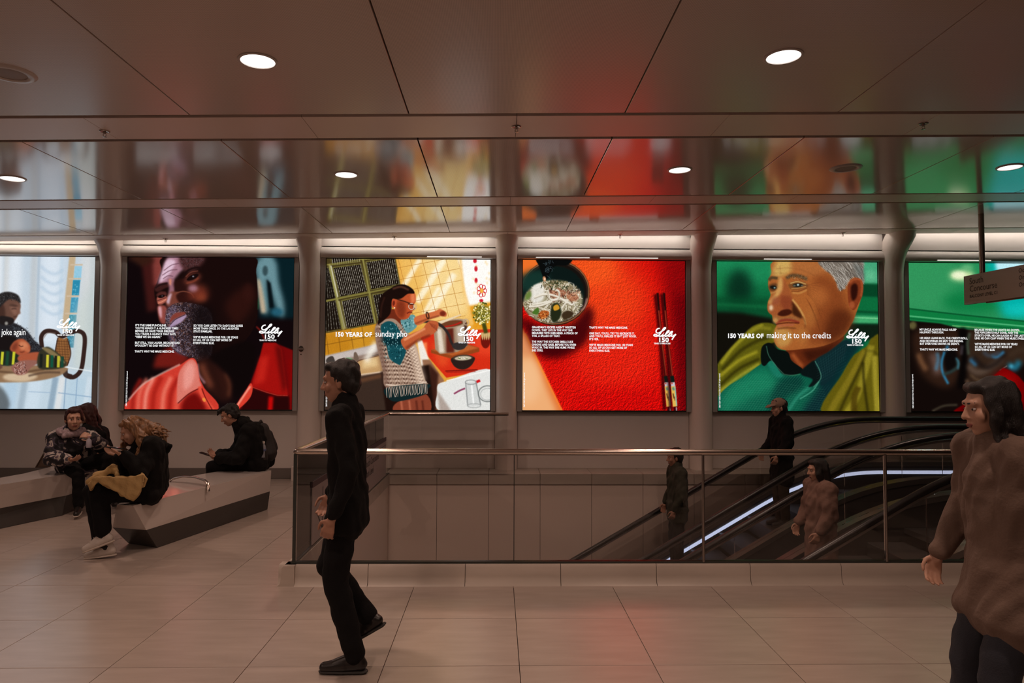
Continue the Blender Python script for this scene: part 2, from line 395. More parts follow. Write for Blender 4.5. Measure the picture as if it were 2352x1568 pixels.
class Painter:
    def __init__(s, quad, seed=1):
        s.img = np.zeros((CH, CW, 3)); s.rg = np.random.RandomState(seed); s.clip = None
        A = []; B = []
        for (x, y), (u, v) in zip(quad, ((0, 0), (CW, 0), (CW, CH), (0, CH))):
            A += [[x, y, 1, 0, 0, 0, -u*x, -u*y], [0, 0, 0, x, y, 1, -v*x, -v*y]]; B += [u, v]
        h = np.linalg.solve(np.array(A, float), np.array(B, float))
        s.H = np.append(h, 1).reshape(3, 3)
        s.k = CW/(quad[1][0]-quad[0][0])
    def m(s, pts):
        p = np.c_[np.asarray(pts, float), np.ones(len(pts))] @ s.H.T
        return p[:, :2]/p[:, 2:]
    def mask(s, poly, blur=0):
        SS = 2
        pad = int(blur*2+3)
        x0 = max(0, int(poly[:, 0].min())-pad); x1 = min(CW, int(poly[:, 0].max())+pad+2)
        y0 = max(0, int(poly[:, 1].min())-pad); y1 = min(CH, int(poly[:, 1].max())+pad+2)
        if x1-x0 < 1 or y1-y0 < 1: return None
        h, w = (y1-y0)*SS, x1-x0
        A = np.zeros((h, w+2))
        P = poly-np.array([x0, y0]); Q = np.roll(P, -1, 0)
        for (ax, ay), (bx, by) in zip(P, Q):
            sg = 1.0
            if ay > by: ax, ay, bx, by, sg = bx, by, ax, ay, -1.0
            r0 = max(0, int(math.ceil(ay*SS-.5))); r1 = min(h, int(math.ceil(by*SS-.5)))
            if r1 <= r0: continue
            r = np.arange(r0, r1)
            xc = ax+((r+.5)/SS-ay)*(bx-ax)/(by-ay)
            xc = np.clip(xc, 0, w)
            ix = xc.astype(int); fr = xc-ix
            np.add.at(A, (r, ix), sg*(1-fr)); np.add.at(A, (r, ix+1), sg*fr)
        c = np.clip(np.abs(np.cumsum(A, 1)[:, :w]), 0, 1)
        c = c.reshape(-1, SS, w).mean(1)
        if blur > 0: c = gblur(c, blur)
        return c, x0, y0, x1, y1
    def lay(s, mk, col, op=1.0, mode='n', tex=None):
        if mk is None: return
        c, x0, y0, x1, y1 = mk
        if s.clip is not None: c = c*s.clip[y0:y1, x0:x1]
        c = (c*op)[..., None]
        if tex is not None: c = c*tex[y0:y1, x0:x1, None]
        t = s.img[y0:y1, x0:x1]
        col = np.asarray(col, float)/255
        if mode == 'n': t[:] = t*(1-c)+col*c
        elif mode == 'a': t[:] = t+col*c
        else: t[:] = t*(1-c+c*col)
    def clip_to(s, pts=None, blur=1.5, smooth=True):
        s.clip = None
        if pts is None: return
        k = s.mask(s.m(catmull(pts) if smooth else pts), blur*s.k)
        full = np.zeros((CH, CW)); full[k[2]:k[4], k[1]:k[3]] = k[0]; s.clip = full
    def fill(s, col): s.img[:] = np.asarray(col, float)/255
    def poly(s, pts, col, blur=0, op=1.0, smooth=True, mode='n', tex=None):
        q = s.m(catmull(pts) if smooth and len(pts) > 3 else pts)
        s.lay(s.mask(q, blur*s.k), col, op, mode, tex)
    def quad(s, pts, col, blur=0, op=1.0, mode='n', tex=None): s.poly(pts, col, blur, op, False, mode, tex)
    def ell(s, cx, cy, rx, ry, col, blur=0, op=1.0, rot=0, mode='n', tex=None):
        a = np.linspace(0, 2*np.pi, 28, endpoint=False); r = math.radians(rot)
        x = rx*np.cos(a); y = ry*np.sin(a)
        pts = np.c_[cx+x*math.cos(r)-y*math.sin(r), cy+x*math.sin(r)+y*math.cos(r)]
        s.poly(pts, col, blur, op, False, mode, tex)
    def line(s, pts, w, col, blur=0, op=1.0, smooth=True, mode='n', w1=None):
        p = catmull(pts, False) if smooth and len(pts) > 2 else np.asarray(pts, float)
        d = np.gradient(p, axis=0); d /= np.linalg.norm(d, axis=1)[:, None]+1e-9
        n = np.c_[-d[:, 1], d[:, 0]]
        ww = np.linspace(w, w if w1 is None else w1, len(p))[:, None]/2
        s.poly(np.vstack([p+n*ww, (p-n*ww)[::-1]]), col, blur, op, False, mode)
    def ring(s, cx, cy, rx, ry, w, col, blur=0, op=1.0, rot=0):
        a = np.linspace(0, 2*np.pi, 30); r = math.radians(rot)
        x = rx*np.cos(a); y = ry*np.sin(a)
        s.line(np.c_[cx+x*math.cos(r)-y*math.sin(r), cy+x*math.sin(r)+y*math.cos(r)], w, col, blur, op, False)
    def curls(s, poly, n, cols, length, w, op=.8, bias=None):
        q = np.asarray(poly, float); lo, hi = q.min(0), q.max(0)
        from_x = catmull(poly)
        for _ in range(n):
            for _t in range(8):
                p = lo+(hi-lo)*s.rg.rand(2)
                x, y = p; ins = False; j = len(from_x)-1
                for i in range(len(from_x)):
                    xi, yi = from_x[i]; xj, yj = from_x[j]
                    if (yi > y) != (yj > y) and x < (xj-xi)*(y-yi)/(yj-yi)+xi: ins = not ins
                    j = i
                if ins: break
            else: continue
            a = s.rg.rand()*6.283; da = (s.rg.rand()-.5)*2.4; L = length*(.5+s.rg.rand())/3
            pts = [p]
            for k in range(3):
                pts.append(pts[-1]+L*np.array([math.cos(a), math.sin(a)])); a += da
            c = cols[s.rg.randint(len(cols))]
            o = op if bias is None else op*bias(p[0], p[1])
            if o > .03: s.line(pts, w, c, 0, o)
    def grain(s, amt, cell, seed, region=None):
        n = vnoise(CH, CW, cell, seed)-.5
        s.img *= (1+amt*n)[..., None] if region is None else (1+amt*n*region)[..., None]
    def pixels(s):
        a = np.clip(s.img, 0, 1.15)
        lin = np.where(a <= .04045, a/12.92, ((a+.055)/1.055)**2.4)
        out = np.ones((CH, CW, 4), np.float32); out[..., :3] = lin[::-1]
        return out

def paint_portrait_red():
    P = Painter([(70, 52), (1668, 60), (1640, 1528), (22, 1518)], 3)
    P.fill((16, 7, 9))
    P.quad([(190, 40), (330, 40), (340, 560), (250, 580)], (62, 22, 20), 30)
    P.quad([(300, 50), (460, 50), (360, 330), (310, 320)], (128, 58, 52), 26)
    P.quad([(60, 60), (200, 40), (340, 80), (200, 140)], (52, 26, 18), 30)
    P.quad([(480, 900), (660, 1030), (560, 1120), (300, 1120), (330, 1000)], (110, 26, 20), 30)
    P.quad([(1290, 40), (1680, 40), (1680, 640), (1330, 640)], (8, 30, 36), 30)
    P.poly([(1300, 90), (1480, 70), (1520, 300), (1570, 500), (1565, 620), (1530, 615), (1480, 500), (1430, 330), (1400, 260), (1420, 560), (1370, 580), (1320, 320)], (104, 142, 150), 34)
    P.ell(1388, 180, 26, 50, (52, 75, 80), 12); P.quad([(1400, 260), (1440, 300), (1470, 540), (1430, 540)], (8, 16, 20), 12)
    P.poly([(1308, 285), (1345, 295), (1392, 560), (1368, 585), (1345, 570)], (190, 170, 142), 18)
    P.ell(1500, 580, 60, 40, (35, 90, 110), 20); P.ell(1310, 500, 14, 60, (30, 90, 60), 8); P.ell(1258, 130, 8, 50, (40, 90, 60), 6)
    head = [(450, 40), (385, 180), (342, 300), (318, 360), (325, 450), (350, 510), (348, 600), (375, 680), (430, 715), (450, 800), (475, 900), (520, 960), (640, 1010), (760, 1060), (900, 1040), (1150, 900), (1290, 700), (1315, 500), (1300, 200), (1240, 40)]
    P.poly(head, (24, 10, 9), 3)
    P.poly([(1000, 500), (1200, 330), (1290, 400), (1250, 560), (1100, 700)], (44, 17, 13), 50)
    P.ell(1225, 390, 50, 90, (50, 20, 16), 30, .7)
    # forehead
    P.poly([(455, 50), (600, 60), (640, 120), (560, 200), (500, 270), (430, 300), (352, 315), (388, 190)], (168, 122, 138), 18)
    P.poly([(440, 80), (520, 90), (480, 190), (420, 260), (370, 290), (395, 190)], (222, 190, 208), 16)
    P.poly([(560, 50), (800, 50), (740, 150), (620, 190)], (74, 40, 40), 20)
    for k, (a, b) in enumerate((((410, 180), (560, 110)), ((395, 225), (540, 170)), ((400, 260), (500, 235)))):
        P.line([a, ((a[0]+b[0])/2, (a[1]+b[1])/2-18), b], 7, (92, 56, 68), 3, .8)
    P.curls([(570, 55), (800, 55), (690, 150), (600, 130)], 240, [(96, 74, 78), (30, 16, 16)], 16, 3, .5)
    # brow, bridge and nose
    P.poly([(320, 360), (345, 315), (440, 295), (470, 330), (420, 350), (350, 385)], (60, 28, 26), 6)
    P.line([(325, 350), (370, 320), (455, 300)], 16, (36, 18, 18), 5)
    P.poly([(445, 270), (500, 255), (520, 330), (490, 420), (450, 440), (460, 340)], (150, 100, 112), 12)
    P.poly([(460, 265), (482, 265), (478, 320), (462, 310)], (206, 130, 110), 6)
    P.poly([(505, 290), (600, 260), (690, 330), (690, 430), (600, 470), (530, 400)], (40, 16, 14), 16)
    P.poly([(425, 470), (470, 390), (530, 385), (580, 430), (560, 500), (500, 530), (440, 525)], (116, 60, 48), 10)
    P.poly([(432, 470), (462, 410), (485, 400), (470, 460), (455, 505)], (200, 168, 182), 10)
    P.poly([(530, 410), (640, 385), (690, 430), (650, 480), (560, 490)], (46, 18, 15), 12)
    P.line([(525, 395), (600, 380), (670, 400), (700, 440)], 10, (120, 66, 50), 5)
    P.ell(500, 525, 34, 12, (20, 8, 8), 5, 1, -10)
    # eyes
    P.poly([(340, 450), (370, 420), (425, 425), (440, 460), (400, 500), (355, 505)], (172, 92, 78), 8)
    P.poly([(335, 420), (370, 385), (425, 385), (435, 415), (390, 430)], (80, 38, 34), 6)
    P.ell(385, 428, 34, 16, (20, 9, 9), 4, 1, -12); P.ell(392, 424, 6, 4, (120, 110, 120), 2)
    P.line([(350, 495), (395, 478), (432, 455)], 8, (225, 140, 110), 4); P.line([(345, 470), (390, 455), (430, 440)], 6, (60, 24, 20), 3)
    P.poly([(600, 290), (640, 220), (720, 200), (770, 230), (730, 290), (650, 320)], (88, 40, 31), 24)
    P.line([(585, 250), (640, 180), (720, 150), (770, 160)], 20, (26, 12, 12), 8)
    P.poly([(628, 268), (665, 228), (725, 208), (745, 222), (715, 255), (660, 276)], (22, 10, 10), 5); P.ell(692, 236, 9, 7, (150, 152, 164), 3); P.line([(620, 240), (670, 196), (740, 182)], 10, (120, 62, 50), 5, .8)
    P.line([(625, 302), (690, 287), (745, 250)], 12, (150, 70, 48), 8, .7)
    # cheeks
    P.ell(740, 400, 95, 85, (112, 46, 32), 45, .95); P.ell(690, 350, 46, 34, (168, 118, 132), 22, .9); P.ell(770, 440, 50, 40, (136, 60, 38), 28, .7)
    P.poly([(352, 520), (430, 525), (445, 600), (420, 690), (375, 680), (352, 600)], (140, 68, 60), 10)
    P.poly([(356, 530), (385, 540), (385, 640), (362, 600)], (214, 158, 166), 9); P.line([(430, 520), (450, 580), (425, 690)], 12, (70, 28, 24), 6)
    # beard and mouth
    beard = [(440, 560), (540, 490), (700, 500), (840, 560), (880, 700), (870, 880), (860, 1000), (760, 1055), (640, 1010), (520, 960), (470, 870), (450, 760), (425, 640)]
    P.poly(beard, (46, 32, 36), 8)
    P.poly([(440, 560), (520, 520), (560, 640), (500, 800), (560, 930), (640, 1000), (520, 960), (465, 860), (440, 740)], (104, 86, 108), 20, .8)
    fade = lambda x, y: max(.12, min(1, 1.25-(x-440)/420))
    P.clip_to([(428, 560), (540, 480), (700, 490), (850, 550), (895, 700), (880, 880), (870, 1010), (760, 1070), (640, 1024), (510, 970), (458, 870), (438, 760), (412, 640)], 8)
    P.curls(beard, 1500, [(178, 168, 190), (140, 125, 140), (96, 78, 84), (20, 12, 14), (150, 96, 70), (30, 20, 24)], 24, 3.4, .7, fade)
    P.clip_to()
    P.poly([(700, 520), (880, 560), (900, 900), (860, 1040), (760, 1050), (700, 860), (680, 700)], (14, 8, 9), 50, .75)
    P.poly([(470, 640), (520, 590), (610, 580), (600, 615), (500, 655), (470, 690)], (130, 60, 50), 7)
    P.poly([(463, 722), (500, 662), (600, 608), (624, 622), (570, 680), (500, 712)], (168, 142, 172), 6)
    P.line([(470, 700), (520, 650), (610, 606)], 6, (40, 14, 16), 3)
    # neck
    P.poly([(715, 1045), (860, 1050), (1060, 1230), (1050, 1420), (960, 1440), (830, 1350), (740, 1200)], (46, 20, 15), 50)
    P.line([(765, 1080), (800, 1180), (860, 1310)], 46, (128, 66, 46), 36, .9); P.line([(1000, 1170), (1040, 1290), (1030, 1400)], 26, (104, 54, 36), 26, .8)
    P.line([(850, 1080), (910, 1240), (960, 1400)], 30, (24, 10, 9), 36, .5); P.line([(725, 1080), (740, 1180), (800, 1270)], 20, (170, 120, 130), 9, .8)
    P.poly([(860, 1000), (1200, 860), (1300, 1000), (1200, 1300), (1080, 1420), (1060, 1240), (940, 1100)], (14, 7, 7), 26)
    # shirt
    L = [(22, 1540), (60, 1440), (200, 1285), (380, 1180), (560, 1090), (665, 1025), (720, 1060), (745, 1210), (790, 1310), (895, 1540)]
    P.poly(L, (206, 58, 44), 5)
    for x, c, w in ((95, (150, 26, 20), 40), (150, (232, 120, 100), 30), (215, (246, 160, 140), 34), (290, (160, 26, 18), 46), (385, (238, 128, 106), 40), (455, (150, 22, 16), 40), (520, (226, 90, 70), 40)):
        P.line([(x+90, 1200+abs(x-330)*.1), (x+20, 1360), (x, 1530)], w, c, 18, .75)
    P.line([(60, 1430), (200, 1280), (380, 1175), (560, 1086)], 16, (250, 190, 176), 8, .7)
    P.poly([(600, 1420), (700, 1360), (760, 1420), (800, 1540), (580, 1540)], (110, 12, 10), 24)
    P.poly([(548, 1170), (655, 1040), (722, 1085), (748, 1240), (764, 1300), (700, 1335), (630, 1380), (540, 1465), (528, 1400)], (216, 118, 104), 6)
    P.poly([(600, 1150), (660, 1070), (700, 1120), (680, 1260), (600, 1330)], (236, 158, 146), 20, .8)
    P.line([(535, 1465), (640, 1374), (745, 1318)], 9, (90, 16, 14), 4); P.line([(748, 1300), (770, 1380), (880, 1530)], 34, (226, 78, 58), 7); P.line([(770, 1320), (800, 1400), (870, 1530)], 8, (90, 10, 8), 4)
    P.ell(790, 1430, 22, 15, (236, 140, 60), 4, 1, 60)
    P.quad([(1090, 1540), (1130, 1430), (1240, 1270), (1340, 1000), (1372, 880), (1480, 880), (1680, 960), (1680, 1545)], (116, 8, 9), 8)
    P.quad([(1250, 1312), (1500, 1396), (1680, 1396), (1680, 1545), (1130, 1545)], (40, 6, 7), 14)
    P.line([(1440, 1400), (1430, 1540)], 46, (190, 8, 8), 16); P.line([(1625, 1040), (1640, 1540)], 34, (124, 6, 6), 14)
    P.quad([(1335, 1010), (1368, 878), (1488, 878), (1545, 935), (1604, 1388), (1500, 1382), (1250, 1302)], (158, 16, 13), 6)
    P.quad([(1480, 880), (1540, 930), (1590, 1300), (1560, 1370)], (60, 5, 6), 30, .7); P.quad([(1340, 1020), (1420, 1000), (1380, 1250), (1270, 1290)], (196, 36, 26), 30, .8)
    P.line([(1252, 1306), (1400, 1360), (1500, 1388), (1602, 1392)], 5, (228, 90, 66), 2, .8, False)
    P.poly([(1092, 1500), (1180, 1370), (1242, 1270), (1262, 1330), (1230, 1420), (1130, 1515)], (214, 60, 44), 5); P.line([(1110, 1490), (1190, 1370), (1240, 1300)], 18, (244, 150, 128), 7)
    P.line([(1300, 720), (1345, 770), (1380, 850)], 12, (140, 30, 24), 7)
    P.grain(.08, 2.2, 5)
    return P

def paint_kitchen():
    P = Painter([(72, 58), (1690, 62), (1682, 1536), (45, 1530)], 7)
    P.fill((226, 160, 58))
    P.quad([(760, 40), (1700, 40), (1700, 700), (900, 700)], (240, 188, 96), 60)
    P.quad([(1000, 40), (1480, 40), (1480, 600), (1100, 640)], (250, 222, 158), 70, .8)
    for a, b, w in (((830, 320), (990, 60), 46), ((960, 480), (1230, 60), 60), ((1030, 590), (1180, 330), 36), ((1080, 610), (1330, 200), 60)):
        P.line([a, b], w, (255, 246, 220), 14, .85, False)
    for k in range(7):
        P.line([(770+k*118, 40), (920+k*118, 620)], 5, (186, 124, 48), 1.5, .8, False)
    for k in range(6):
        P.line([(770, 145+k*118), (1440, 20+k*118)], 5, (186, 124, 48), 1.5, .75, False)
    # glass blocks
    P.quad([(40, 40), (748, 40), (800, 330), (690, 380), (560, 700), (225, 756), (40, 790)], (70, 58, 28), 3)
    def block(q, n, dim=1.0):
        q = [np.array(p, float) for p in q]
        P.quad(q, (26, 18, 12), 2)
        for i in range(n):
            t = (i+.5)/n
            a = q[0]*(1-t)+q[1]*t; b = q[3]*(1-t)+q[2]*t
            c = np.array([168, 158, 140])*dim*(.55+.45*P.rg.rand())
            P.line([a*.97+b*.03, a*.05+b*.95], 5, c, 1, .8, False)
            for j in range(9):
                s_ = (j+P.rg.rand())/9
                p = a*(1-s_)+b*s_
                P.ell(p[0], p[1], 4, 9, (205, 198, 182), 1, .45*dim)
        P.line([q[0], q[1], q[2], q[3], q[0]], 9, (150, 142, 70), 3, .8, False)
    block([(130, 145), (408, 108), (474, 378), (200, 432)], 15); block([(455, 88), (742, 45), (792, 305), (505, 360)], 15)
    block([(212, 468), (480, 412), (544, 684), (262, 742)], 15, .9); block([(518, 408), (740, 370), (700, 600), (574, 670)], 10, .8)
    block([(112, 40), (400, 40), (404, 82), (122, 118)], 13, .7); block([(440, 40), (700, 40), (700, 44), (446, 62)], 9, .6)
    block([(48, 150), (92, 140), (165, 445), (48, 462)], 5, .55); block([(48, 478), (158, 458), (216, 742), (48, 774)], 6, .6)
    P.line([(96, 110), (170, 440), (235, 750)], 22, (156, 150, 86), 4, .9, False); P.line([(425, 50), (490, 385), (550, 690)], 18, (150, 142, 74), 4, .9, False)
    P.line([(112, 125), (180, 430)], 12, (238, 234, 205), 4, .8, False); P.line([(190, 470), (250, 740)], 10, (220, 214, 170), 4, .7, False)
    P.line([(60, 120), (425, 62), (740, 20)], 12, (150, 140, 70), 3, .8, False); P.line([(60, 470), (490, 385), (800, 320)], 14, (140, 132, 64), 3, .9, False)
    # lower wall
    P.quad([(30, 800), (560, 690), (580, 900), (30, 1012)], (204, 142, 36), 3); P.quad([(30, 800), (300, 745), (300, 950), (30, 1012)], (190, 124, 24), 30, .7)
    for a, b in (((40, 900), (560, 800)), ((60, 790), (90, 1000)), ((180, 765), (205, 970)), ((300, 740), (330, 945)), ((415, 720), (440, 925))):
        P.line([a, b], 6, (120, 74, 16), 2, .8, False)
    # curtain and plant corner
    P.poly([(1390, 30), (1720, 30), (1720, 500), (1600, 520), (1470, 515), (1425, 340), (1395, 160)], (255, 252, 246), 10)
    P.quad([(1470, 515), (1720, 470), (1720, 740), (1520, 740)], (232, 156, 34), 16); P.line([(1390, 60), (1420, 330), (1470, 520), (1510, 700)], 26, (246, 196, 110), 12, .8)
    for x, y, rx, ry in ((1535, 75, 18, 20), (1545, 150, 16, 28), (1546, 265, 15, 26), (1598, 462, 20, 16)): P.ell(x, y, rx, ry, (206, 30, 44), 3)
    for k in range(7):
        a = k*.9; P.ring(1602+32*math.cos(a), 365+42*math.sin(a), 16, 22, 7, (214, 40, 50), 1)
    P.ell(1602, 365, 18, 24, (244, 180, 70), 4)
    for k in range(14): P.ell(1500+P.rg.rand()*190, 60+P.rg.rand()*420, 10, 14, (250, 206, 130), 7, .5)
    # counter
    P.quad([(985, 800), (1150, 770), (1700, 740), (1700, 1140), (1250, 1218), (1050, 990)], (214, 46, 22), 4)
    P.quad([(1100, 880), (1300, 860), (1260, 1100), (1180, 1110)], (232, 86, 40), 40, .7); P.quad([(1500, 800), (1700, 780), (1700, 1000), (1560, 990)], (236, 72, 40), 40, .7)
    P.quad([(985, 880), (1060, 870), (1060, 1000), (1030, 1000)], (246, 120, 70), 12)
    P.quad([(960, 850), (1010, 850), (1085, 1060), (1080, 1110), (1000, 1110)], (240, 232, 222), 8)
    P.quad([(1010, 1040), (1085, 1040), (1230, 1250), (1160, 1300), (1180, 1545), (1080, 1545)], (150, 104, 76), 8); P.quad([(1080, 1080), (1170, 1180), (1150, 1545), (1090, 1545)], (60, 30, 22), 16)
    P.poly([(1160, 1300), (1180, 1275), (1260, 1250), (1700, 1140), (1720, 1545), (1190, 1545), (1160, 1360)], (228, 228, 224), 5)
    P.quad([(1160, 1340), (1300, 1545), (1180, 1545)], (176, 160, 150), 16); P.line([(1250, 1248), (1690, 1142)], 10, (250, 248, 244), 3, 1, False)
    # sink
    P.quad([(30, 1010), (570, 888), (640, 1170), (130, 1260), (30, 1310)], (142, 118, 104), 4); P.quad([(30, 1010), (570, 888), (580, 960), (30, 1080)], (196, 184, 178), 12)
    P.quad([(380, 1050), (600, 990), (625, 1155), (335, 1200)], (196, 154, 102), 6); P.quad([(420, 1060), (560, 1020), (570, 1100), (420, 1130)], (234, 204, 150), 22, .8)
    P.line([(335, 1195), (360, 1080), (400, 1045), (590, 1000)], 8, (80, 46, 30), 3); P.line([(335, 1195), (620, 1158)], 10, (226, 200, 170), 4, .9, False)
    P.ell(165, 1140, 125, 62, (60, 36, 28), 12, 1, -14); P.line([(100, 1250), (160, 1180), (255, 1150)], 42, (196, 150, 108), 6); P.line([(110, 1240), (170, 1185), (255, 1158)], 8, (90, 56, 36), 3)
    P.ell(285, 1046, 50, 24, (108, 152, 108), 4, 1, 8); P.ell(205, 1072, 34, 16, (214, 150, 40), 6); P.poly([(80, 1020), (130, 1010), (150, 1080), (110, 1100), (60, 1060)], (66, 58, 54), 5)
    P.poly([(335, 980), (360, 972), (384, 1040), (340, 1050)], (110, 90, 76), 4); P.line([(510, 1006), (600, 985)], 6, (60, 50, 46), 2, 1, False)
    P.line([(560, 870), (450, 1060)], 60, (255, 250, 236), 24, .75, False)
    P.quad([(30, 1310), (130, 1250), (640, 1165), (680, 1545), (30, 1545)], (58, 42, 34), 5); P.line([(40, 1330), (640, 1190)], 40, (104, 66, 44), 16, .8, False); P.line([(290, 1330), (330, 1545)], 5, (26, 18, 14), 2, 1, False)
    P.quad([(600, 1160), (1080, 1090), (1130, 1545), (650, 1545)], (30, 15, 11), 12)
    # pot, board, bowl
    P.quad([(1098, 945), (1450, 885), (1578, 925), (1578, 962), (1310, 1034), (1100, 975)], (148, 66, 26), 4); P.quad([(1100, 945), (1450, 890), (1570, 925), (1310, 1000)], (188, 96, 44), 8)
    P.quad([(1122, 730), (1450, 650), (1462, 905), (1360, 965), (1190, 985), (1140, 940)], (164, 138, 112), 4)
    P.quad([(1245, 740), (1320, 730), (1330, 970), (1250, 975)], (96, 34, 22), 10); P.quad([(1155, 740), (1200, 740), (1230, 970), (1180, 975)], (226, 212, 192), 12)
    P.quad([(1350, 720), (1420, 700), (1430, 900), (1370, 930)], (206, 192, 176), 16, .8); P.quad([(1425, 680), (1455, 670), (1462, 900), (1440, 910)], (80, 50, 40), 8)
    P.ell(1300, 685, 150, 42, (176, 150, 124), 3, 1, -8); P.ell(1300, 690, 128, 32, (112, 62, 36), 4, 1, -8); P.line([(1230, 720), (1330, 700), (1400, 672)], 12, (190, 30, 24), 5)
    P.ring(1445, 672, 26, 30, 9, (190, 166, 140), 2, 1, -30)
    P.quad([(1170, 668), (1395, 596), (1400, 604), (1200, 690)], (232, 210, 176), 3)
    P.line([(1020, 665), (1140, 680), (1215, 720), (1270, 790), (1300, 870), (1330, 915)], 26, (46, 38, 36), 3); P.poly([(1310, 890), (1370, 870), (1450, 880), (1430, 930), (1370, 946), (1320, 930)], (52, 46, 44), 4)
    P.poly([(1308, 1022), (1520, 1012), (1512, 1080), (1450, 1130), (1380, 1134), (1320, 1095)], (44, 30, 26), 3); P.ell(1414, 1022, 102, 30, (70, 54, 42), 2, 1, -3); P.ell(1416, 1026, 84, 21, (196, 184, 160), 4, 1, -3)
    for k in range(14): P.ell(1350+P.rg.rand()*130, 1014+P.rg.rand()*24, 8, 4, ((90, 110, 50), (240, 234, 220))[k % 2], 1, .8)
    P.line([(1240, 1152), (1560, 1140)], 9, (96, 14, 12), 2, 1, False); P.line([(1250, 1164), (1540, 1158)], 6, (120, 20, 16), 2, .8, False)
    # glass, plate and spoon
    P.line([(1325, 1376), (1380, 1345), (1436, 1322)], 16, (142, 60, 92), 3); P.line([(1545, 1262), (1585, 1244)], 26, (206, 24, 30), 4, 1, False)
    P.quad([(1440, 1262), (1545, 1262), (1592, 1490), (1460, 1500)], (206, 208, 206), 6, .75); P.ring(1492, 1262, 54, 22, 9, (150, 150, 150), 2); P.line([(1442, 1270), (1462, 1495)], 9, (140, 142, 142), 3, 1, False); P.line([(1545, 1265), (1592, 1490)], 10, (130, 134, 134), 3, 1, False)
    P.ring(1525, 1492, 66, 20, 7, (166, 168, 166), 2); P.line([(1500, 1290), (1520, 1470)], 16, (250, 250, 248), 5, .9, False)
    P.ring(1660, 1375, 92, 78, 10, (120, 124, 122), 3); P.ring(1660, 1380, 70, 58, 6, (170, 172, 170), 2)
    # plant
    P.ell(1640, 850, 48, 80, (112, 22, 14), 5); 
    for k in range(5): P.poly([(1600+k*20, 770), (1618+k*20, 790), (1612+k*20, 850), (1596+k*20, 800)], (206, 176, 116), 3)
    P.line([(1610, 640), (1630, 720), (1645, 780)], 40, (62, 66, 20), 8)
    P.ell(1610, 590, 84, 90, (106, 104, 34), 24, .9)
    for k in range(150):
        a = P.rg.rand()*6.28; r = math.sqrt(P.rg.rand())
        P.ell(1608+96*r*math.cos(a), 585+110*r*math.sin(a), 8, 8, ((232, 214, 120), (76, 82, 26), (150, 140, 50), (250, 240, 190))[k % 4], 1, .9)
    # woman
    P.poly([(760, 1460), (1040, 1375), (1080, 1560), (750, 1560)], (134, 62, 42), 5)
    for x in (800, 880, 950, 1010): P.line([(x, 1440), (x+12, 1545)], 20, ((196, 110, 80), (80, 30, 20))[x % 20 // 10], 7, .7, False)
    P.poly([(560, 700), (680, 560), (760, 560), (830, 640), (830, 720), (600, 800)], (112, 42, 23), 5)
    P.poly([(545, 730), (610, 660), (720, 640), (790, 690), (900, 820), (960, 930), (1000, 1100), (1040, 1240), (1062, 1290), (900, 1325), (652, 1310), (622, 1150), (560, 900)], (164, 134, 114), 4)
    for k in range(15):
        x0 = 560+k*24; x1 = 650+k*27
        for j in range(30):
            t = j/29.; x = x0+(x1-x0)*t; y = 700+max(0, k-8)*24+(1290-700-max(0, k-8)*24)*t
            P.ell(x, y, 12, 7, ((78, 52, 42), (216, 190, 170))[j % 2], 1.5, .72 if k % 3 else .35, 28 if k % 2 else -28)
    P.poly([(880, 900), (950, 900), (1010, 1120), (1040, 1240), (960, 1260), (930, 1080)], (240, 214, 190), 30, .6)
    P.poly([(545, 760), (600, 760), (660, 1150), (680, 1300), (640, 1300), (600, 1080)], (110, 78, 66), 26, .7)
    P.line([(650, 1285), (850, 1300), (1055, 1260)], 12, (226, 204, 184), 3, .9); P.line([(650, 1310), (860, 1325), (1060, 1285)], 6, (80, 54, 44), 2, .8)
    P.poly([(650, 1320), (1060, 1280), (1070, 1330), (1040, 1380), (830, 1440), (700, 1440)], (16, 36, 38), 4)
    for k in range(26):
        x = 655+k*16; P.line([(x, 1312-k*1.2), (x+6+P.rg.randn()*4, 1360), (x+4+P.rg.randn()*8, 1415-k*1.6)], 7, ((206, 188, 172), (160, 136, 120))[k % 2], 1, .95, w1=4)
    P.poly([(798, 655), (860, 615), (935, 606), (960, 700), (930, 745), (865, 780), (820, 720)], (96, 150, 154), 4)
    for k in range(40): P.ell(820+P.rg.rand()*120, 630+P.rg.rand()*120, 6, 8, ((190, 220, 220), (20, 70, 78))[k % 2], 2, .6)
    P.poly([(600, 720), (660, 668), (730, 680), (790, 760), (835, 870), (850, 960), (800, 1080), (770, 1086), (690, 1030), (655, 900), (625, 830)], (20, 74, 82), 4)
    P.poly([(600, 830), (660, 830), (820, 830), (850, 880), (740, 900), (650, 900)], (8, 34, 40), 16, .8)
    for k in range(150):
        P.ell(625+P.rg.rand()*205, 690+P.rg.rand()*360, 5, 7, ((150, 206, 210), (8, 36, 44), (60, 130, 136))[k % 3], 1, .6 if P.rg.rand() > .3 else .2)
    P.poly([(935, 630), (1050, 590), (1140, 565), (1190, 545), (1250, 580), (1245, 620), (1190, 615), (1080, 650), (960, 705)], (208, 108, 62), 4)
    P.ell(1215, 590, 30, 26, (120, 40, 24), 8); P.line([(940, 690), (1060, 645), (1180, 612)], 16, (120, 50, 28), 6, .7); P.ring(1064, 608, 12, 32, 10, (40, 22, 16), 2, 1, -14)
    P.poly([(800, 850), (900, 790), (1010, 740), (1050, 690), (1090, 660), (1160, 670), (1170, 720), (1120, 790), (1010, 820), (920, 890), (850, 945)], (190, 92, 52), 4)
    P.line([(850, 930), (960, 860), (1090, 800)], 26, (120, 46, 26), 10, .8); P.line([(830, 850), (940, 790), (1040, 735)], 22, (238, 160, 110), 9, .8)
    for k in range(4): P.line([(1085+k*20, 680+k*6), (1110+k*16, 720+k*14)], 9, (130, 50, 30), 3, .8, False)
